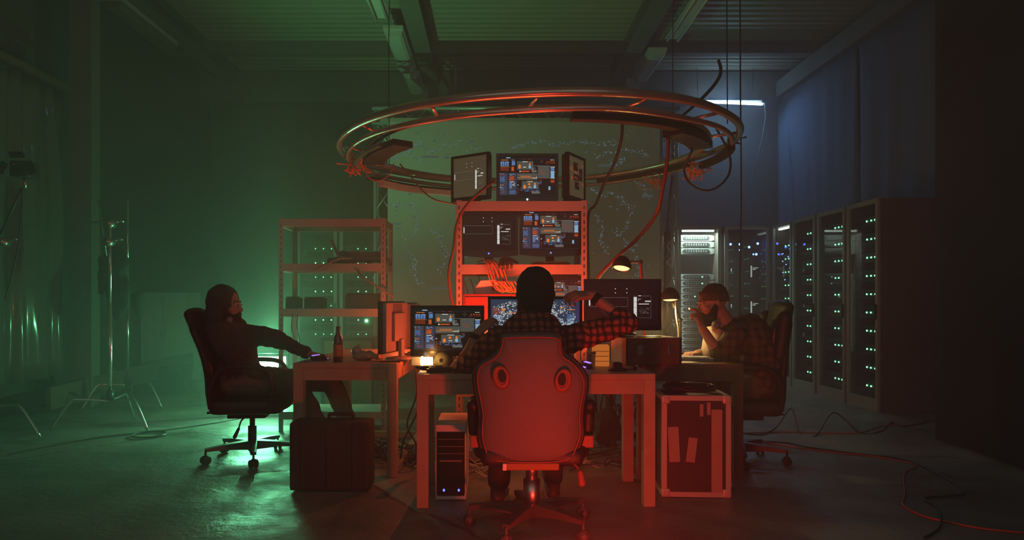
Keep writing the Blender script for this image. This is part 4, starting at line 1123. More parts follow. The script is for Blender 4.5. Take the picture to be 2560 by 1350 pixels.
cable('hanging_cable', 'orange wire loop hanging below the left end of the ring', [at(912, 400, 5.3), at(918, 440, 5.3), at(945, 452, 5.3), at(970, 440, 5.35), at(985, 410, 5.4)], .005, 'orange_cable')
cable('hanging_cable', 'black round cable loop hanging from the right end of the ring', [at(1790, 320, 5.0), at(1812, 360, 5.0), at(1826, 400, 5.0), at(1820, 440, 5.0), at(1790, 470, 5.0), at(1755, 475, 5.0), at(1722, 455, 5.0), at(1710, 420, 5.0), at(1728, 380, 4.9), at(1735, 340, 4.9)], .008, 'black_cable')
cable('hanging_cable', 'stiff black cable end sticking up from the right end of the ring', [at(1705, 290, 4.6), at(1740, 260, 4.7), at(1775, 225, 4.7), at(1797, 195, 4.7), at(1802, 172, 4.7), at(1796, 150, 4.7)], [.008] * 9 + [.011] * 32, 'black_cable')
cable('hanging_rope', 'thin black rope falling straight from ceiling in front of the blue lit corner', [(xm(1850, 7.5), 7.5, ZC), at(1851, 200, 7.5), at(1853, 500, 7.5), at(1849, 760, 7.5), (xm(1850, 7.5), 7.5, .3)], .008, 'black_cable', cat='rope')
cable('hanging_cable', 'dark cable hanging along the right truss column', [at(1680, 440, 7.2), at(1672, 520, 7.4), at(1664, 620, 7.4), at(1662, 760, 7.4), at(1664, 880, 7.4)], .009, 'black_cable')

#SECTION chairs
def star_base(t, angles, r=.32, hubz=.085, tilt=.03, armmat='black_plastic', wheel='rubber'):
    for a in angles:
        a = math.radians(a); d = Vector((math.cos(a), math.sin(a), 0)); s = Vector((-d.y, d.x, 0))
        vs = []
        for (q, w, z0, z1) in ((.02, .032, hubz - .02, hubz + .045), (r * .6, .024, hubz + .0, hubz + .035), (r, .018, hubz + .0, hubz + .02)):
            for k, (ss, zz) in enumerate(((-1, z0), (1, z0), (1, z1), (-1, z1))): vs.append(d * q + s * w * ss + Vector((0, 0, zz)))
        fs = []
        for i in range(2):
            for k in range(4):
                l = (k + 1) % 4; fs.append((4 * i + k, 4 * i + l, 4 * i + 4 + l, 4 * i + 4 + k))
        fs += [(0, 1, 2, 3), (11, 10, 9, 8)]
        arm = MB().add(vs, fs).build('base_arm', armmat, t)
        c = d * r; dd = (d + s * .4).normalized()
        ax = Vector((-dd.y, dd.x, 0))
        m = MB()
        for sg in (-1, 1): m.cyl(c + ax * (sg * .026) + Vector((0, 0, .0275)), c + ax * (sg * .007) + Vector((0, 0, .0275)), .0275, 16)
        m.cyl(c + Vector((0, 0, .03)), c + Vector((0, 0, hubz + .01)), .008, 8)
        m.ell(c + Vector((0, 0, .045)), (.022, .022, .018), seg=10, rings=6)
        m.build('caster', wheel, arm)
def office_chair(label, loc, rz, sc_base, seatz=.47, backh=.62, wings=False, pad=None, lean=.19):
    """faces local +Y; origin on the floor under the gas post"""
    t = thing('office_chair', label, 'chair', loc, rz)
    star_base(t, sc_base)
    MB().cyl((0, 0, .09), (0, 0, .23), .03, 16).cyl((0, 0, .2), (0, 0, seatz - .13), .019, 14).build('gas_post', 'black_plastic', t)
    MB().box((0, -.02, seatz - .135), (.2, .26, .04), bev=.008).box((.0, -.2, seatz - .12), (.08, .2, .015)).build('tilt_mechanism', 'black_plastic', t)
    MB().tube(smooth_path([(.08, -.02, seatz - .14), (.2, -.03, seatz - .15), (.24, -.04, seatz - .2)], 5), .006, 6).cap((.24, -.04, seatz - .2), (.26, -.06, seatz - .25), .01, .013).build('tilt_lever', 'black_plastic', t)
    m = MB().box((0, 0, seatz - .06), (.5, .48, .1), bev=.04).ell((0, .2, seatz - .055), (.24, .08, .055)).ell((0, 0, seatz - .02), (.22, .2, .035))
    blob(m, 'seat_cushion', 'black_leather', t, .012, 3)
    m = MB(); n = 17
    for i in range(n):
        f = i / (n - 1); z = seatz + .02 + backh * f; y = -.235 - lean * f + lean * .25 * math.sin(PI * f * 1.2)
        w = .245 + .02 * math.sin(PI * f) - (.035 if f > .85 else 0)
        m.ell((0, y, z), (w, .06, backh / n * 1.5))
    m.ell((0, -.23, seatz - .04), (.22, .055, .07))
    blob(m, 'backrest', 'black_leather', t, .012, 4)
    if wings:
        for s in (-1, 1): blob(MB().cap((s * .21, -.22, seatz + .3), (s * .225, -.25, seatz + .55), .05, .05), 'side_wing', 'black_leather', t, .012, 3)
    if pad:
        for s in (-1,1): MB().ell((s * .2, -.20, seatz + .42), (.02, .028, .09), Rx(.25)).build('coloured_patch', pad, t)
    for s in (-1, 1):
        MB().tube(smooth_path([(s * .27, .16, seatz - .08), (s * .29, .19, seatz + .08), (s * .29, .15, seatz + .2), (s * .29, 0, seatz + .225), (s * .29, -.15, seatz + .2), (s * .28, -.22, seatz + .06), (s * .25, -.22, seatz - .06)], 5), .017, 8).build('armrest', 'black_plastic', t)
    return t
office_chair('black padded office chair of the left man, seen from its side', (-1.70, 5.05, 0), -PI / 2 + .12, [a + 90 - 7 for a in (-70, -142, 146, 74, 2)], seatz=.45, backh=.55, lean=.13)
office_chair('black high back chair of the smoking man on the right', (1.72, 4.98, 0), PI / 2 - .1, [a - 90 + 6 for a in (-30, 42, 114, 186, 258)], seatz=.45, backh=.6, wings=True, pad='red_leather', lean=.05)

# gaming chair seen from behind
gc = thing('gaming_chair', 'racing style gaming chair with its red lit back to the camera', 'chair', (.195, 3.50, 0), 0)
GO = Vector((.195, 3.50, 0))
star_base(gc, (-115, -43, 29, 101, 173), r=.31, armmat='dark_grey', wheel='dark_grey')
MB().cyl((0, 0, .09), (0, 0, .24), .042, 18).cyl((0, 0, .23), (0, 0, .36), .03, 16).build('gas_post', 'steel', gc)
def back_poly(yb, k=1.0):
    pts = [(1258, 835), (1327, 832), (1397, 836), (1403, 862), (1411, 884), (1434, 900), (1454, 920), (1467, 945), (1468, 975), (1461, 1010), (1457, 1050), (1460, 1090), (1450, 1125), (1436, 1156), (1400, 1166), (1327, 1168), (1250, 1166), (1216, 1156), (1202, 1120), (1197, 1085), (1200, 1045), (1194, 1005), (1187, 970), (1185, 935), (1196, 910), (1232, 888), (1247, 866), (1252, 845)]
    c = at(1327, 1000, yb)
    out = []
    for p in pts:
        q = at(p[0], p[1], yb); out.append((c.x + (q.x - c.x) * k - GO.x, c.z + (q.z - c.z) * k))
    return out
YBk = 3.40
def back_shell():
    # layered rings: rear face slightly domed, rolled edge
    rings = [(0.0, .25), (-.0, .55), (.004, .8), (.012, .93), (.03, 1.0), (.06, 1.005), (.09, .97), (.10, .85), (.085, .4)]
    P = smooth_path([Vector((x, 0, z)) for x, z in back_poly(YBk)], 3, True); n = len(P)
    c = sum(P, Vector()) / n; vs = []; fs = []
    for (dy, k) in rings:
        for p in P:
            q = c + (p - c) * k
            lean = (q.z - .3) * -.06
            vs.append(Vector((q.x, YBk - GO.y + dy + lean + .03 * (abs(q.x) / .27) ** 2 * 1.0, q.z)))
    for i in range(len(rings) - 1):
        for j in range(n):
            l = (j + 1) % n; fs.append((i * n + j, i * n + l, (i + 1) * n + l, (i + 1) * n + j))
    fs.append(tuple(range(n))); fs.append(tuple((len(rings) - 1) * n + j for j in reversed(range(n))))
    return MB().add(vs, fs, 0, True), P, c
bs, BP, BC = back_shell()
bk = bs.build('backrest', 'grey_leather', gc)
def on_back(k, dy=-.004):
    out = []
    for p in BP:
        q = BC + (p - BC) * k; out.append(Vector((q.x, YBk - GO.y + dy + (q.z - .3) * -.06 + .03 * (abs(q.x) / .27) ** 2 + (.008 if k > .9 else .003), q.z)))
    return out
MB().tube(on_back(.935), .0035, 6, closed=True).build('seam_piping', 'red_leather', bk)
MB().tube(on_back(1.005, .03), .010, 6, closed=True).build('edge_piping', 'black_leather', bk)
for cx_, cy_ in ((1252, 940), (1406, 948)):
    q = at(cx_, cy_, YBk); s = -1 if cx_ < 1327 else 1
    c = Vector((q.x - GO.x, YBk - GO.y - .012 - (q.z - .3) * .06 + .03 * (abs(q.x - GO.x) / .27) ** 2, q.z))
    pts = [c + Vector((s * (.030 * math.cos(a) + .006 * math.sin(a)), 0, .044 * math.sin(a))) for a in [2 * PI * i / 20 for i in range(20)]]
    rim = MB().tube(pts, .012, 8, closed=True).build('harness_slot_rim', 'red_leather', bk)
    vs = [c + Vector((s * .031 * math.cos(2 * PI * i / 20), -.006, .043 * math.sin(2 * PI * i / 20))) for i in range(20)]
    MB().add(vs + [v + Vector((0, .016, 0)) for v in vs], [tuple(range(20)), tuple(range(39, 19, -1))] + [(i, (i + 1) % 20, 20 + (i + 1) % 20, 20 + i) for i in range(20)]).build('harness_slot', 'red_leather', bk)
    vs = [c + Vector((s * (-.006 + .02 * math.cos(2 * PI * i / 16)), -.011, .004 + .031 * math.sin(2 * PI * i / 16))) for i in range(16)]
    MB().add(vs + [v + Vector((0, .003, 0)) for v in vs], [tuple(range(16)), tuple(range(31, 15, -1))] + [(i, (i + 1) % 16, 16 + (i + 1) % 16, 16 + i) for i in range(16)]).build('slot_opening', 'slot_dark', bk)
# seat
m = MB().box((0, .08, .36), (.5, .5, .09), bev=.035).ell((-.24, .08, .38), (.06, .24, .06)).ell((.24, .08, .38), (.06, .24, .06))
m.v = [p + Vector((0, .08, 0)) for p in m.v]
blob(m, 'seat_cushion', 'black_leather', gc, .012, 3)
q = at(1327, 1167, YBk)
MB().box((0, YBk - GO.y + .02, q.z - .002), (.255, .03, .036), bev=.008).build('seat_bracket', 'bracket_orange', gc)
MB().box((-.135, YBk - GO.y + .015, q.z - .002), (.02, .035, .034), bev=.004).build('white_tag', 'white_plastic', gc)
for s in (-1, 1):
    m = MB().cap((s * .285, .0, .60), (s * .285, .18, .60), .035, .03).cap((s * .285, .04, .6), (s * .28, .04, .47), .036, .034)
    blob(m, 'armrest', 'black_leather', gc, .01, 2)
    MB().box((s * .27, .0, .43), (.06, .07, .06), bev=.006).build('armrest_bracket', 'red_leather', gc)
MB().tube(smooth_path([(.12, .0, .33), (.2, -.08, .33), (.224, -.12, .30)], 5), .006, 6).cap((.224, -.12, .30), (.23, -.13, .255), .014, .019).build('tilt_lever', 'red_leather', gc)

#SECTION people
def frame(fwd, up):
    f = Vector(fwd).normalized(); u = Vector(up); r = f.cross(u).normalized(); u = r.cross(f).normalized()
    return Matrix((r, f, u)).transposed()      # columns: right, forward, up
def head_mb(m, c, Fm, s=1.0):
    def P(x, y, z): return Vector(c) + Fm @ Vector((x, y, z)) * s
    m.ell(P(0, -.012, .035), (.076 * s, .094 * s, .088 * s), Fm)
    m.ell(P(0, .03, -.03), (.062 * s, .066 * s, .08 * s), Fm)
    m.ell(P(0, .052, -.085), (.036 * s, .034 * s, .028 * s), Fm)
    m.cap(P(0, .09, .004), P(0, .112, -.036), .009 * s, .014 * s)
    m.cap(P(-.014, .098, -.04), P(.014, .098, -.04), .009 * s)
    m.cap(P(-.035, .082, .022), P(.035, .082, .022), .012 * s)
    m.cap(P(-.018, .09, -.066), P(.018, .09, -.066), .009 * s)
    m.cap(P(-.016, .088, -.078), P(.016, .088, -.078), .009 * s)
    for q in (-1, 1):
        m.ell(P(q * .077, -.004, -.008), (.008 * s, .019 * s, .03 * s), Fm)
        m.ell(P(q * .045, .06, -.03), (.022 * s, .02 * s, .02 * s), Fm)
    return m
def head_extras(t, c, Fm, beard=True, s=1.0, longer=0):
    def P(x, y, z): return Vector(c) + Fm @ Vector((x, y, z)) * s
    for q in (-1, 1):
        MB().ell(P(q * .031, .0855, .002), .0115 * s, seg=10, rings=8).build('eye', 'eye_white', t)
        MB().ell(P(q * .031, .0945, .002), .006 * s, seg=8, rings=6).build('iris', 'beard_hair', t)
        MB().cap(P(q * .016, .096, .024), P(q * .046, .087, .024), .005 * s, .003 * s, 8).build('eyebrow', 'beard_hair', t)
    if beard:
        m = MB().ell(P(0, .058, -.105), (.05 * s, .052 * s, .05 * s), Fm).ell(P(0, .085, -.08), (.036 * s, .022 * s, .026 * s), Fm)
        if longer: m.ell(P(0, .07, -.105 - longer * .5), (.044, .042, .05 + longer * .5), Fm)
        for q in (-1, 1):
            m.cap(P(q * .068, .008, -.02), P(q * .056, .04, -.08), .018 * s, .03 * s)
            m.cap(P(q * .055, .04, -.08), P(0, .08, -.105), .03 * s, .024 * s)
            m.cap(P(q * .03, .09, -.07), P(q * .006, .104, -.055), .009 * s, .007 * s)
        blob(m, 'beard', 'beard_hair', t, .005, 1, wrinkle=.004, wscale=70)
def hand_mb(m, w, d, n, curl=.5, side=1, spread=.1, curls=None, thumb_in=.4):
    """w wrist, d pointing direction, n palm normal (towards which fingers curl), side=+1 thumb on +s"""
    w = Vector(w); d = Vector(d).normalized(); n = Vector(n); n = (n - d * n.dot(d)).normalized(); s = d.cross(n).normalized() * side
    L = [.072, .08, .075, .06]; offs = [.031, .0105, -.0105, -.031]; pal = [.088, .09, .086, .078]
    curls = curls or [curl] * 4
    m.cap(w - d * .02, w + d * .012, .026, .026)
    for i in range(4):
        k = w + d * pal[i] + s * offs[i]
        m.cap(w + d * .015 + s * offs[i] * .55, k, .0155, .0125)
        a = 0.0; p = k; dirr = (d + s * offs[i] * spread * 10).normalized()
        seg = [L[i] * .5, L[i] * .3, L[i] * .24]; rad = [.0098, .0088, .008, .007]
        for j in range(3):
            a += curls[i] * (1.0 if j == 0 else 1.15)
            v = (dirr * math.cos(a) + n * math.sin(a)).normalized(); q = p + v * seg[j]
            m.cap(p, q, rad[j], rad[j + 1]); p = q
    m.ell(w + d * .05, (.035, .035, .035), Matrix((s, d, n)).transposed() @ Matrix.Diagonal((1.0, 1.15, .42)))
    b = w + d * .02 + s * .022 + n * .004
    k = b + (d * .6 + s * .75 + n * .3).normalized() * .038
    q = k + (d * .85 + s * (.45 - thumb_in * .5) + n * thumb_in).normalized() * .034
    e = q + (d * .9 + s * (.2 - thumb_in * .6) + n * thumb_in).normalized() * .026
    m.cap(b, k, .016, .012); m.cap(k, q, .0112, .0098); m.cap(q, e, .0098, .0078)
    return m
def limb(m, pts, rs):
    for i in range(len(pts) - 1): m.cap(pts[i], pts[i + 1], rs[i], rs[i + 1])
    return m
def shoe(name, t, ankle, toe, mat='shoe_dark'):
    a, b = Vector(ankle), Vector(toe); d = (b - a); d.z = 0; d.normalize()
    g = Vector((a.x, a.y, 0))
    m = MB().cap(a + Vector((0, 0, .0)), g + Vector((0, 0, .05)) - d * .02, .045, .042).cap(g + Vector((0, 0, .045)) - d * .03, g + Vector((0, 0, .05)) + d * .1, .04, .042).cap(g + Vector((0, 0, .045)) + d * .1, g + Vector((0, 0, .035)) + d * .18, .043, .03)
    o = blob(m, name, mat, t, .009, 3)
    for v in o.data.vertices: v.co.z = max(v.co.z, .012)
    m = MB().cap(g + Vector((0, 0, .012)) - d * .04, g + Vector((0, 0, .012)) + d * .185, .04, .036)
    o2 = blob(m, 'shoe_sole', 'shoe_sole', o, .009, 2)
    for v in o2.data.vertices: v.co.z = min(max(v.co.z, .001), .022)

# ---- centre person, back to the camera, hands raised beside the head
t = thing('person', 'person in black knit cap and red plaid shirt seated with the back to the camera', 'person', (0, 0, 0))
YP = 3.80
hc = at(1338, 735, YP)
Fh = frame((-.05, 1, .02), (0, -.02, 1))
neck = at(1336, 815, YP + .0); pel = Vector((.205, 3.66, .50)); chest = Vector((.215, 3.74, .86))
shL, shR = at(1245, 850, YP), at(1425, 848, YP)
elR, wrR = at(1568, 808, 3.92), at(1478, 738, 3.96)
elL, wrL = at(1150, 925, 3.95), at(1193, 834, 4.05)
m = head_mb(MB(), hc, Fh, 1.1)
m.cap(hc + Vector((0, -.02, -.07)), neck + Vector((0, -.02, -.03)), .062, .068)
limb(m, [shR, elR, wrR], [.052, .042, .027]); limb(m, [shL, elL, wrL], [.052, .042, .027])
m.cap((elR + wrR) / 2 * .6 + elR * .4, elR, .04, .043); m.cap(elL, elL * .65 + wrL * .35, .043, .041)
m.cap(shL, shR, .06, .06).ell(chest, (.17, .11, .2)).ell(pel + Vector((0, 0, .06)), (.16, .115, .13)).cap(chest, pel, .13, .13)
hand_mb(m, wrR, at(1425, 738, 3.93) - wrR, (-.2, .35, -.6), .55, -1, curls=[.35, .5, .6, .7])
hand_mb(m, wrL, at(1232, 795, 4.08) - wrL, (.6, .5, -.5), .5, 1, curls=[.35, .45, .55, .65])
knL, knR = Vector((.06, 4.16, .50)), Vector((.36, 4.18, .50)); anL, anR = Vector((.035, 3.9, .10)), Vector((.34, 4.0, .10))
limb(m, [pel + Vector((-.09, 0, 0)), knL, anL], [.085, .055, .038]); limb(m, [pel + Vector((.09, 0, 0)), knR, anR], [.085, .055, .038])
body = blob(m, 'body', 'skin', t, .0055, 2)
head_extras(t, hc, Fh, True, 1.1)
# cap
m = MB().ell(hc + Fh @ Vector((0, -.014, .036)), (.104, .115, .104), Fh).cap(hc + Fh @ Vector((0, -.02, .0)), hc + Fh @ Vector((0, -.018, .05)), .106, .1)
m.cap(hc + Fh @ Vector((0, -.035, -.04)), hc + Fh @ Vector((0, -.02, .03)), .093, .1)
m2 = blob(m, 'knit_cap', 'knit_black', t, .008, 3, wrinkle=.003, wscale=30)
# shirt: collar, torso, sleeves to mid upper arm / elbow
m = MB().cap(neck + Vector((0, -.02, -.0)), neck + Vector((0, -.02, -.045)), .083, .092)
m.cap(shL + Vector((.02, 0, .005)), shR + Vector((-.02, 0, .005)), .07, .07).ell(chest, (.195, .135, .22)).cap(chest, pel, .155, .155).ell(pel + Vector((0, 0, .05)), (.18, .14, .12))
limb(m, [shR, elR], [.075, .062]); m.cap(elR, elR * .78 + wrR * .22, .062, .056)
limb(m, [shL, elL], [.075, .060]); m.cap(elL, elL * .78 + wrL * .22, .060, .055)
m.cap(neck + Vector((-.09, -.02, -.045)), neck + Vector((.09, -.02, -.045)), .045, .045)
blob(m, 'plaid_shirt', 'plaid_red', t, .009, 3, wrinkle=.010, wscale=15)
MB().tube([wrR * .93 + elR * .07 + Vector((0, 0, 0)), wrR * .8 + elR * .2], [.034, .038], 14).build('wristband', 'knit_black', t)
MB().tube([wrL * .93 + elL * .07, wrL * .8 + elL * .2], [.034, .038], 14).build('wristband', 'knit_black', t)
m = MB(); limb(m, [pel + Vector((-.09, 0, 0)), knL, anL + Vector((0, 0, .03))], [.1, .073, .06]); limb(m, [pel + Vector((.09, 0, 0)), knR, anR + Vector((0, 0, .03))], [.1, .073, .06]); m.ell(pel, (.17, .13, .1))
blob(MB().cap(neck + Vector((-.095, -.03, -.04)), neck + Vector((.095, -.03, -.04)), .055, .055).cap(neck + Vector((0, -.02, .01)), neck + Vector((0, -.03, -.04)), .085, .1), 'jacket_collar', 'hoodie', t, .009, 3, wrinkle=.008, wscale=14)
blob(m, 'jeans', 'jeans', t, .01, 3, wrinkle=.01, wscale=16)
shoe('shoe', t, anL, anL + Vector((.04, .2, 0))); shoe('shoe', t, anR, anR + Vector((0, .2, 0)))

# ---- left man, profile, hood up, arm stretched to the mouse
t = thing('person', 'bearded man in a dark hood seated at left, arm stretched to the mouse', 'person', (0, 0, 0))
YL = 5.02
hc = at(566, 762, YL); Fh = frame((1, -.12, -.02), (0.03, 0, 1))
pel = Vector((-1.80, 5.05, .55)); chest = Vector((-1.86, 5.05, .86)); neck = at(560, 812, YL)
shN, shFa = Vector((-1.88, 4.86, .90)), Vector((-1.84, 5.22, .875))
elF = at(680, 845, 5.1); wrF = at(768, 886, 4.84)
elN = Vector((-1.72, 4.80, .70)); wrN = Vector((-1.55, 4.92, .60))
wrM = at(770, 884, 4.78)
m = head_mb(MB(), hc, Fh)
m.cap(hc + Vector((-.02, 0, -.07)), neck, .06, .065)
shX = Vector((-1.80, 5.02, .93))
elM = at(684, 850, 4.92)
limb(m, [shFa, at(690, 846, 5.05), wrM], [.052, .042, .028])
limb(m, [shN, elN, wrN], [.052, .042, .027])
m.cap(shN, shFa, .06, .06).ell(chest, (.12, .16, .14)).cap(chest, pel, .12, .14).ell(pel, (.13, .17, .11))
hand_mb(m, wrM, at(812, 893, 4.72) - wrM, (.05, 0, -1), .16, 1, curls=[.12, .12, .2, .3], thumb_in=.2)
hand_mb(m, wrN, (1, .25, -.1), (.1, .2, -1), .3, 1)
knN, knF = Vector((-1.36, 4.96, .53)), Vector((-1.17, 5.2, .53)); anN, anF = Vector((-1.15, 4.96, .1)), Vector((-1.02, 5.2, .1))
limb(m, [pel + Vector((0, -.09, 0)), knN, anN], [.085, .056, .038]); limb(m, [pel + Vector((0, .09, 0)), knF, anF], [.085, .056, .038])
blob(m, 'body', 'skin', t, .0055, 2)
head_extras(t, hc, Fh, True, longer=.03)
# hood as open shell around head: build solid then drop the faces in front of the face
m = MB().ell(hc + Fh @ Vector((0, -.03, .03)), (.105, .118, .118), Fh).cap(hc + Fh @ Vector((0, -.045, -.02)), neck + Vector((-.04, 0, .0)), .098, .105)
hood = blob(m, 'hood', 'hoodie', t, .008, 3, wrinkle=.006, wscale=18)
bm = bmesh.new(); bm.from_mesh(hood.data); inv = Fh.transposed()
kill = [f for f in bm.faces if (lambda p: p.y > .066 and p.z > -.2)(inv @ (f.calc_center_median() - hc))]
bmesh.ops.delete(bm, geom=kill, context='FACES'); bm.to_mesh(hood.data); bm.free()
sd = hood.modifiers.new('solid', 'SOLIDIFY'); sd.thickness = .008
m = MB().cap(shN, shFa, .078, .078).ell(chest, (.15, .19, .15)).cap(chest + Vector((0, 0, -.06)), pel + Vector((0, 0, .04)), .165, .17).ell(pel + Vector((.02, 0, .03)), (.17, .2, .11)).cap(neck + Vector((-.06, 0, -.07)), chest, .08, .12)
limb(m, [shFa, at(690, 846, 5.05), wrM * .93 + elM * .07], [.08, .062, .042]); limb(m, [shN, elN, wrN], [.08, .064, .045])
blob(m, 'jacket', 'hoodie', t, .01, 3, wrinkle=.013, wscale=11)
m = MB(); limb(m, [pel + Vector((0, -.09, 0)), knN, anN + Vector((0, 0, .04))], [.105, .075, .062]); limb(m, [pel + Vector((0, .09, 0)), knF, anF + Vector((0, 0, .04))], [.105, .075, .062])
blob(m, 'trousers', 'trouser_olive', t, .01, 3, wrinkle=.01, wscale=14)
shoe('shoe', t, anN, anN + Vector((.2, 0, 0))); shoe('shoe', t, anF, anF + Vector((.2, 0, 0)))
m = MB()
mm = thing('headphones', 'headphones hanging around the hooded man\'s neck', 'headphones', neck)
MB().cap(at(573, 800, 4.93) - neck, at(573, 800, 4.96) - neck, .022, .026).build('ear_cup', 'grey_plastic', mm)
MB().tube(smooth_path([at(573, 800, 4.94) - neck, at(560, 822, 4.92) - neck, at(548, 815, 4.98) - neck, at(546, 815, 5.08) - neck], 5), .009, 8).build('headband', 'black_plastic', mm)

# ---- right man, profile facing left, smoking
t = thing('person', 'bearded man with a bandana seated at right, smoking over the keyboard', 'person', (0, 0, 0))
YQ = 4.85
hc = at(1782, 757, YQ); Fh = frame((-1, -.10, -.16), (-.16, 0, 1))
neck = at(1812, 808, YQ); chest = Vector((1.76, 4.88, .82)); pel = Vector((1.80, 4.95, .55))
shN, shFa = at(1838, 838, 4.70), at(1815, 832, 5.05)
elN, wrN = at(1800, 890, 4.66), at(1757, 822, 4.70)
elF, wrF = at(1800, 872, 5.02), at(1745, 884, 4.92)
m = head_mb(MB(), hc, Fh)
m.cap(hc + Fh @ Vector((0, -.03, -.07)), neck, .06, .066)
limb(m, [shN, elN, wrN], [.052, .042, .027]); m.cap(elN, elN * .6 + wrN * .4, .043, .04)
limb(m, [shFa, elF, wrF], [.052, .042, .028])
m.cap(shN, shFa, .06, .06).ell(chest, (.13, .17, .18)).cap(chest, pel, .13, .14).ell(pel, (.13, .17, .11))
hand_mb(m, wrN, at(1744, 782, 4.72) - wrN, (-.6, .6, -.1), .6, -1, curls=[.3, .4, .8, .95], thumb_in=.5)
hand_mb(m, wrF, at(1705, 886, 4.84) - wrF, (-.1, 0, -1), .8, -1, curls=[.7, .8, .9, .95])
knN, knF = Vector((1.36, 4.82, .54)), Vector((1.30, 5.10, .54)); anN, anF = Vector((1.45, 4.82, .1)), Vector((1.25, 5.1, .1))
limb(m, [pel + Vector((0, -.09, 0)), knN, anN], [.085, .056, .038]); limb(m, [pel + Vector((0, .09, 0)), knF, anF], [.085, .056, .038])
blob(m, 'body', 'skin', t, .0055, 2)
head_extras(t, hc, Fh, True)
# short hair + bandana
m = MB().ell(hc + Fh @ Vector((0, -.02, .045)), (.081, .095, .088), Fh)
hair = blob(m, 'hair', 'beard_hair', t, .007, 2, wrinkle=.003, wscale=60)
bm = bmesh.new(); bm.from_mesh(hair.data); inv = Fh.transposed()
kill = [f for f in bm.faces if (lambda p: p.z < .0 + max(0, p.y) * .9)(inv @ (f.calc_center_median() - hc))]
bmesh.ops.delete(bm, geom=kill, context='FACES'); bm.to_mesh(hair.data); bm.free()
sd = hair.modifiers.new('solid', 'SOLIDIFY'); sd.thickness = .006
vs = []; fs = []; NB = 40
for j, (z, k) in enumerate(((.010, 1.0), (.03, 1.02), (.05, 1.01), (.072, .94))):
    for i in range(NB):
        a = 2 * PI * i / NB; vs.append(hc + Fh @ Vector((.0805 * k * math.cos(a), -.012 + .1 * k * math.sin(a), z + .016 * math.sin(a))))
for j in range(3):
    for i in range(NB):
        l = (i + 1) % NB; fs.append((j * NB + i, j * NB + l, (j + 1) * NB + l, (j + 1) * NB + i))
bd = MB().add(vs, fs, 0, True).build('bandana', 'bandana', t); sd = bd.modifiers.new('solid', 'SOLIDIFY'); sd.thickness = .005
m = MB().cap(shN, shFa, .076, .076).ell(chest, (.16, .2, .21)).cap(chest, pel + Vector((.02, 0, .04)), .165, .175).ell(pel + Vector((.02, 0, .0)), (.18, .2, .13)).cap(neck + Vector((.03, 0, -.03)), chest, .08, .12)
m.ell(Vector((1.83, 4.88, .72)), (.15, .18, .2))
limb(m, [shN, elN], [.078, .062]); m.cap(elN, elN * .85 + wrN * .15, .06, .055)
limb(m, [shFa, elF], [.078, .062]); m.cap(elF, elF * .5 + wrF * .5, .06, .05)
blob(m, 'plaid_shirt', 'plaid_olive', t, .01, 3, wrinkle=.012, wscale=13)
m = MB().ell(at(1790, 835, 4.9), (.05, .11, .10)).cap(at(1792, 815, 4.92), at(1785, 880, 4.92), .07, .09)
blob(m, 'undershirt', 'grey_shirt', t, .01, 3, wrinkle=.008, wscale=14)
m = MB(); limb(m, [pel + Vector((0, -.09, 0)), knN, anN + Vector((0, 0, .04))], [.105, .075, .062]); limb(m, [pel + Vector((0, .09, 0)), knF, anF + Vector((0, 0, .04))], [.105, .075, .062])
blob(m, 'trousers', 'trouser_olive', t, .01, 3, wrinkle=.01, wscale=14)
shoe('shoe', t, anN, anN + Vector((-.2, 0, 0))); shoe('shoe', t, anF, anF + Vector((-.2, 0, 0)))
mm = thing('headphones', 'pale headphones resting round the smoking man\'s neck', 'headphones', neck)
MB().cap(at(1790, 812, 4.74) - neck, at(1790, 812, 4.77) - neck, .026, .03).build('ear_cup', 'grey_plastic', mm)
MB().tube(smooth_path([at(1790, 812, 4.76) - neck, at(1810, 824, 4.74) - neck, at(1832, 812, 4.8) - neck, at(1834, 810, 4.9) - neck], 5), .009, 8).build('headband', 'black_plastic', mm)
cg = at(1724, 772, 4.76)
mm = thing('cigarette', 'lit cigarette between the smoking man\'s fingers', 'cigarette', cg)
MB().cyl((0, 0, 0), (.05, .015, -.012), .0042, 8).build('cigarette_paper', 'cig', mm)
MB().cyl((0, 0, 0), (-.006, -.002, .0015), .0043, 8).build('ember', 'led_bar_warm', mm)

#SECTION stands
def cstand(label, loc, h, legs, fold=1.0, group='light stands on the left'):
    t = thing('light_stand', label, 'light stand', loc, 0, None)
    MB().cyl((0, 0, .28), (0, 0, h * .6), .018, 12).build('lower_column', 'chrome', t)
    MB().cyl((0, 0, h * .6), (0, 0, h), .013, 12).build('upper_column', 'chrome', t)
    for a, r, hz in legs:
        a = math.radians(a); d = Vector((math.cos(a), math.sin(a), 0))
        MB().tube(smooth_path([Vector((0, 0, hz)) + d * .02, Vector((0, 0, hz + .02)) + d * r * .5, Vector((0, 0, hz - .0)) + d * r * .68, Vector((0, 0, .02)) + d * r], 5), .0125, 8).build('leg', 'chrome', t)
    MB().cyl((0, 0, .26), (0, 0, .34), .03, 12).build('leg_collar', 'black_plastic', t)
    return t
def gobo(t, p, n=1):
    MB().cyl(Vector(p) + Vector((0, -.04, 0)), Vector(p) + Vector((0, .05, 0)), .035, 14).cyl(Vector(p) + Vector((.0, 0, 0)), Vector(p) + Vector((.09, -.02, .02)), .009, 8).ell(Vector(p) + Vector((.1, -.02, .02)), (.03, .012, .012), seg=8, rings=6).build('grip_head', 'steel', t)
c1 = cstand('chromed light stand with clamps on top, middle one of the left stands', (xm(275, 6.15), 6.15, 0), 1.8, ((-20, .42, .25), (200, .45, .25), (90, .42, .25)))
gobo(c1, (0, 0, 1.78)); gobo(c1, (0, -.02, 1.62)); MB().cyl((-.16, 0, 1.79), (.12, 0, 1.8), .008, 8).build('grip_arm', 'chrome', c1)
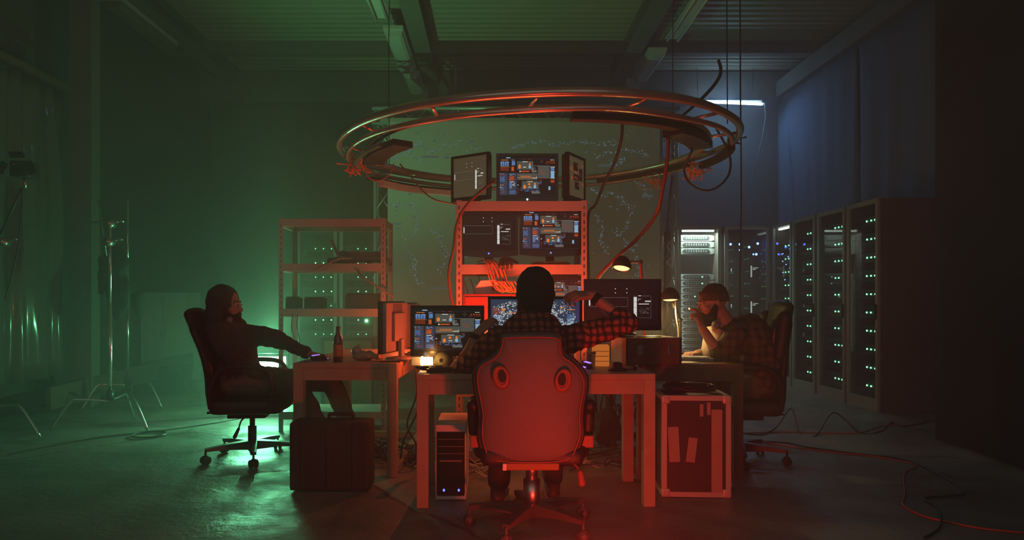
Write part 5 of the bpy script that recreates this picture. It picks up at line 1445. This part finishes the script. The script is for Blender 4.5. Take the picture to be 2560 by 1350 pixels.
MB().cyl((-.03, 0, 1.5), (-.1, .0, 1.98), .005, 6).build('grip_rod', 'steel', c1)
c2 = cstand('thin chromed light stand farther back, right of the clamp stand', (xm(319, 7.3), 7.3, 0), 2.15, ((-15, .42, .25), (110, .4, .25), (215, .42, .25)))
c3 = cstand('light stand at the left edge with a boom arm, its post outside the photo', (-4.12, 5.75, 0), 2.0, ((-5, .5, .25), (120, .4, .25), (240, .4, .25)))
a0 = Vector((-4.12, 5.75, 0))
MB().cyl(at(0, 585, 5.7) - a0, at(55, 470, 5.6) - a0, .011, 8).cyl(Vector((0, 0, 1.55)), at(0, 585, 5.7) - a0, .011, 8).build('boom_arm', 'black_plastic', c3)
gobo(c3, at(8, 605, 5.68) - a0)
kp = at(62, 425, 5.58)
t = thing('film_light_head', 'black film light head with barn doors on the boom arm at far left', 'lamp', kp)
MB().box((0, 0, 0), (.14, .16, .12), bev=.012).build('light_housing', 'black_plastic', t)
for (dx, dz, ry) in ((-.11, .0, .5), (.11, .0, -.5)): MB().box((dx, -.1, dz), (.06, .003, .1), Ry(ry)).build('barn_door', 'black_plastic', t)
MB().box((0, -.1, .1), (.12, .003, .05), Rx(.6)).build('barn_door', 'black_plastic', t)
MB().cyl((0, 0, -.06), (0, 0, -.14), .012, 8).build('mount_stud', 'steel', t)
MB().ell((-.03, -.083, .03), .009, seg=8, rings=6).build('red_button', 'red_leather', t)
wirecloud(t, (.06, -.03, -.02), .06, 6, 'grey_cable', .003, 'short_leads', 7)
cable('power_cord', 'thin black cord hanging from the film light at far left', [at(56, 470, 5.5), at(52, 540, 5.5), at(44, 620, 5.5), at(30, 690, 5.5), at(12, 750, 5.5)], .006, 'black_cable')
# jacket / sandbag hanging on stands
t = thing('hanging_jacket', 'dark jacket hung on the clamp stand behind it', 'jacket', (xm(288, 6.7), 6.7, 0))
m = MB().ell((0, 0, 1.45), (.13, .06, .2)).ell((.03, 0, 1.2), (.11, .05, .25)).cap((-.1, 0, 1.5), (-.14, .02, 1.2), .05, .035)
blob(m, 'jacket_body', 'matte_black', t, .014, 2, wrinkle=.03, wscale=7)
t = thing('sand_bag', 'dark sand bag slung on the thin light stand', 'sandbag', (xm(322, 7.2), 7.2, 0))
m = MB().ell((-.1, 0, 1.05), (.08, .07, .16)).ell((.1, 0, 1.08), (.07, .06, .14)).cap((-.08, 0, 1.15), (.08, 0, 1.16), .04, .04)
blob(m, 'bag_body', 'matte_black', t, .014, 2, wrinkle=.015, wscale=9)
tag(MB().box((xm(430, 8.9), 8.9, .15), (.4, .3, .3), bev=.02).box((xm(430, 8.9) + .1, 8.74, .2), (.08, .02, .05)).build('equipment_box', 'matte_black'), 'low dark equipment box near the left wall behind the stands', 'box')

#SECTION lights
gl = at(655, 908, 6.9)
t = thing('green_light_panel', 'bright green white light panel on the floor behind the left man', 'lamp', (gl.x, 6.9, 0), .1)
MB().box((0, .03, .42), (.50, .05, .36), bev=.006).build('panel_housing', 'black_plastic', t)
MB().box((0, 0, .42), (.45, .012, .3)).build('light_panel', 'panel_green', t)
for s in (-1, 1): MB().cyl((s * .2, .05, .25), (s * .24, .15, .01), .012, 8).build('panel_leg', 'steel', t)

def light(name, kind, loc, energy, col, rot=None, size=None, sy=None, spot=None, blend=.5, rad=None, spread=None):
    ld = bpy.data.lights.new(name, kind); ld.energy = energy; ld.color = col
    if kind == 'AREA':
        ld.shape = 'RECTANGLE'; ld.size = size; ld.size_y = sy or size
        if spread: ld.spread = spread
    if kind == 'SPOT': ld.spot_size = spot; ld.spot_blend = blend; ld.shadow_soft_size = rad if rad is not None else .05
    if kind == 'POINT': ld.shadow_soft_size = rad if rad is not None else .05
    o = bpy.data.objects.new(name, ld); COL.objects.link(o); o.location = loc
    if rot is not None:
        o.rotation_euler = Vector(rot).to_track_quat('-Z', 'Y').to_euler()     # rot = aim direction
    return o
light('green_panel_light', 'AREA', (gl.x, 6.86, .42), 18, (.16, 1.0, .42), (0.1, -1, .1), .44, .3)
light('green_panel_spill', 'POINT', (gl.x, 7.05, .75), 34, (.2, 1.0, .42), rad=0)
light('green_up_light', 'SPOT', (gl.x, 7.0, .66), 250, (.25, 1.0, .36), (.38, .42, 1), spot=1.5, blend=1.0, rad=0)
light('red_floor_light', 'SPOT', (.42, 1.9, .10), 26, (1.0, .03, .012), (.14, 1, .16), spot=1.12, blend=.6, rad=.06)
light('red_floor_glow', 'SPOT', (.42, 2.30, .06), 54, (1.0, .04, .016), (.0, 1, .5), spot=2.9, blend=.5, rad=.05)
light('added_soft_fill', 'AREA', (0, -.9, 3.0), 25, (.92, 1.0, .86), (0, 1, -.12), 7, 3)  # added unseen fill behind the camera, lifts the haze and dark surfaces
light('red_bench_light', 'AREA', (.2, 4.56, .80), 25, (1.0, .07, .02), (0, .3, 1), .8, .08)
light('red_bench_point', 'POINT', (.30, 4.62, .84), 3, (1.0, .10, .025), rad=0)
light('red_bench_point_left', 'POINT', (-.40, 4.72, .80), 6, (1.0, .10, .025), rad=0)
light('red_shelf_point', 'POINT', (-.72, 5.62, .95), 9, (1.0, .12, .03), rad=0)
light('orange_lamp_light', 'POINT', (lp.x + .01, 4.06, .80), 1.0, (1.0, .38, .08), rad=0)
light('desk_lamp_light', 'SPOT', hd + Vector((-.015, -.02, -.075)), 5.0, (1.0, .62, .22), (-.12, -.15, -1), spot=2.2, rad=.03)
light('low_lamp_light', 'SPOT', hd2 + Vector((0, -.01, -.075)), 9.0, (1.0, .66, .26), (0.1, -.08, -1), spot=2.4, rad=.03)
light('warm_spill', 'POINT', (1.2, 5.35, 1.0), 9.0, (1.0, .6, .16), rad=0)
light('cold_tube_light', 'AREA', (tA + tB) / 2 + Vector((0, -.06, 0)), 15, (.26, .54, 1.0), (0, -.2, -1), 1.15, .05)
light('cold_tube_back', 'POINT', (tA + tB) / 2 + Vector((0, -.15, .0)), 4.5, (.26, .54, 1.0), rad=0)
light('added_rack_fill', 'AREA', (rx(1748) - .2, 9.9, 1.2), 1.6, (.85, 1, .92), (.7, .7, 0), .03, 1.6)  # added light with no visible source, brightens the lower white trays
light('rack_lamp_light', 'AREA', (rx(1748), 9.90, 2.06), 16, (.85, 1, .92), (0, .14, -1), .42, .03)

# ------------------------------------------------------------------ world and haze
w = bpy.data.worlds.new('world'); S.world = w; w.use_nodes = True
nt = w.node_tree; nt.nodes.clear()
out = nt.nodes.new('ShaderNodeOutputWorld'); bg = nt.nodes.new('ShaderNodeBackground')
bg.inputs[0].default_value = (.5, .55, .45, 1); bg.inputs[1].default_value = 0.02
nt.links.new(bg.outputs[0], out.inputs[0])
vsn = nt.nodes.new('ShaderNodeVolumeScatter'); vsn.inputs['Density'].default_value = 0.055; vsn.inputs['Anisotropy'].default_value = 0.4
vsn.inputs['Color'].default_value = (1, 1, 1, 1)
nt.links.new(vsn.outputs[0], out.inputs[1])

S.view_settings.view_transform = 'Standard'; S.view_settings.look = 'None'
S.view_settings.gamma = 1; S.view_settings.exposure = 0.0; S.view_settings.use_curve_mapping = False
c = S.cycles
c.max_bounces = 4; c.diffuse_bounces = 1; c.glossy_bounces = 2; c.transmission_bounces = 2; c.transparent_max_bounces = 8; c.volume_bounces = 0
c.sample_clamp_indirect = 3.0; c.caustics_reflective = False; c.caustics_refractive = False
c.use_denoising = True; c.use_adaptive_sampling = True; c.adaptive_threshold = 0.1
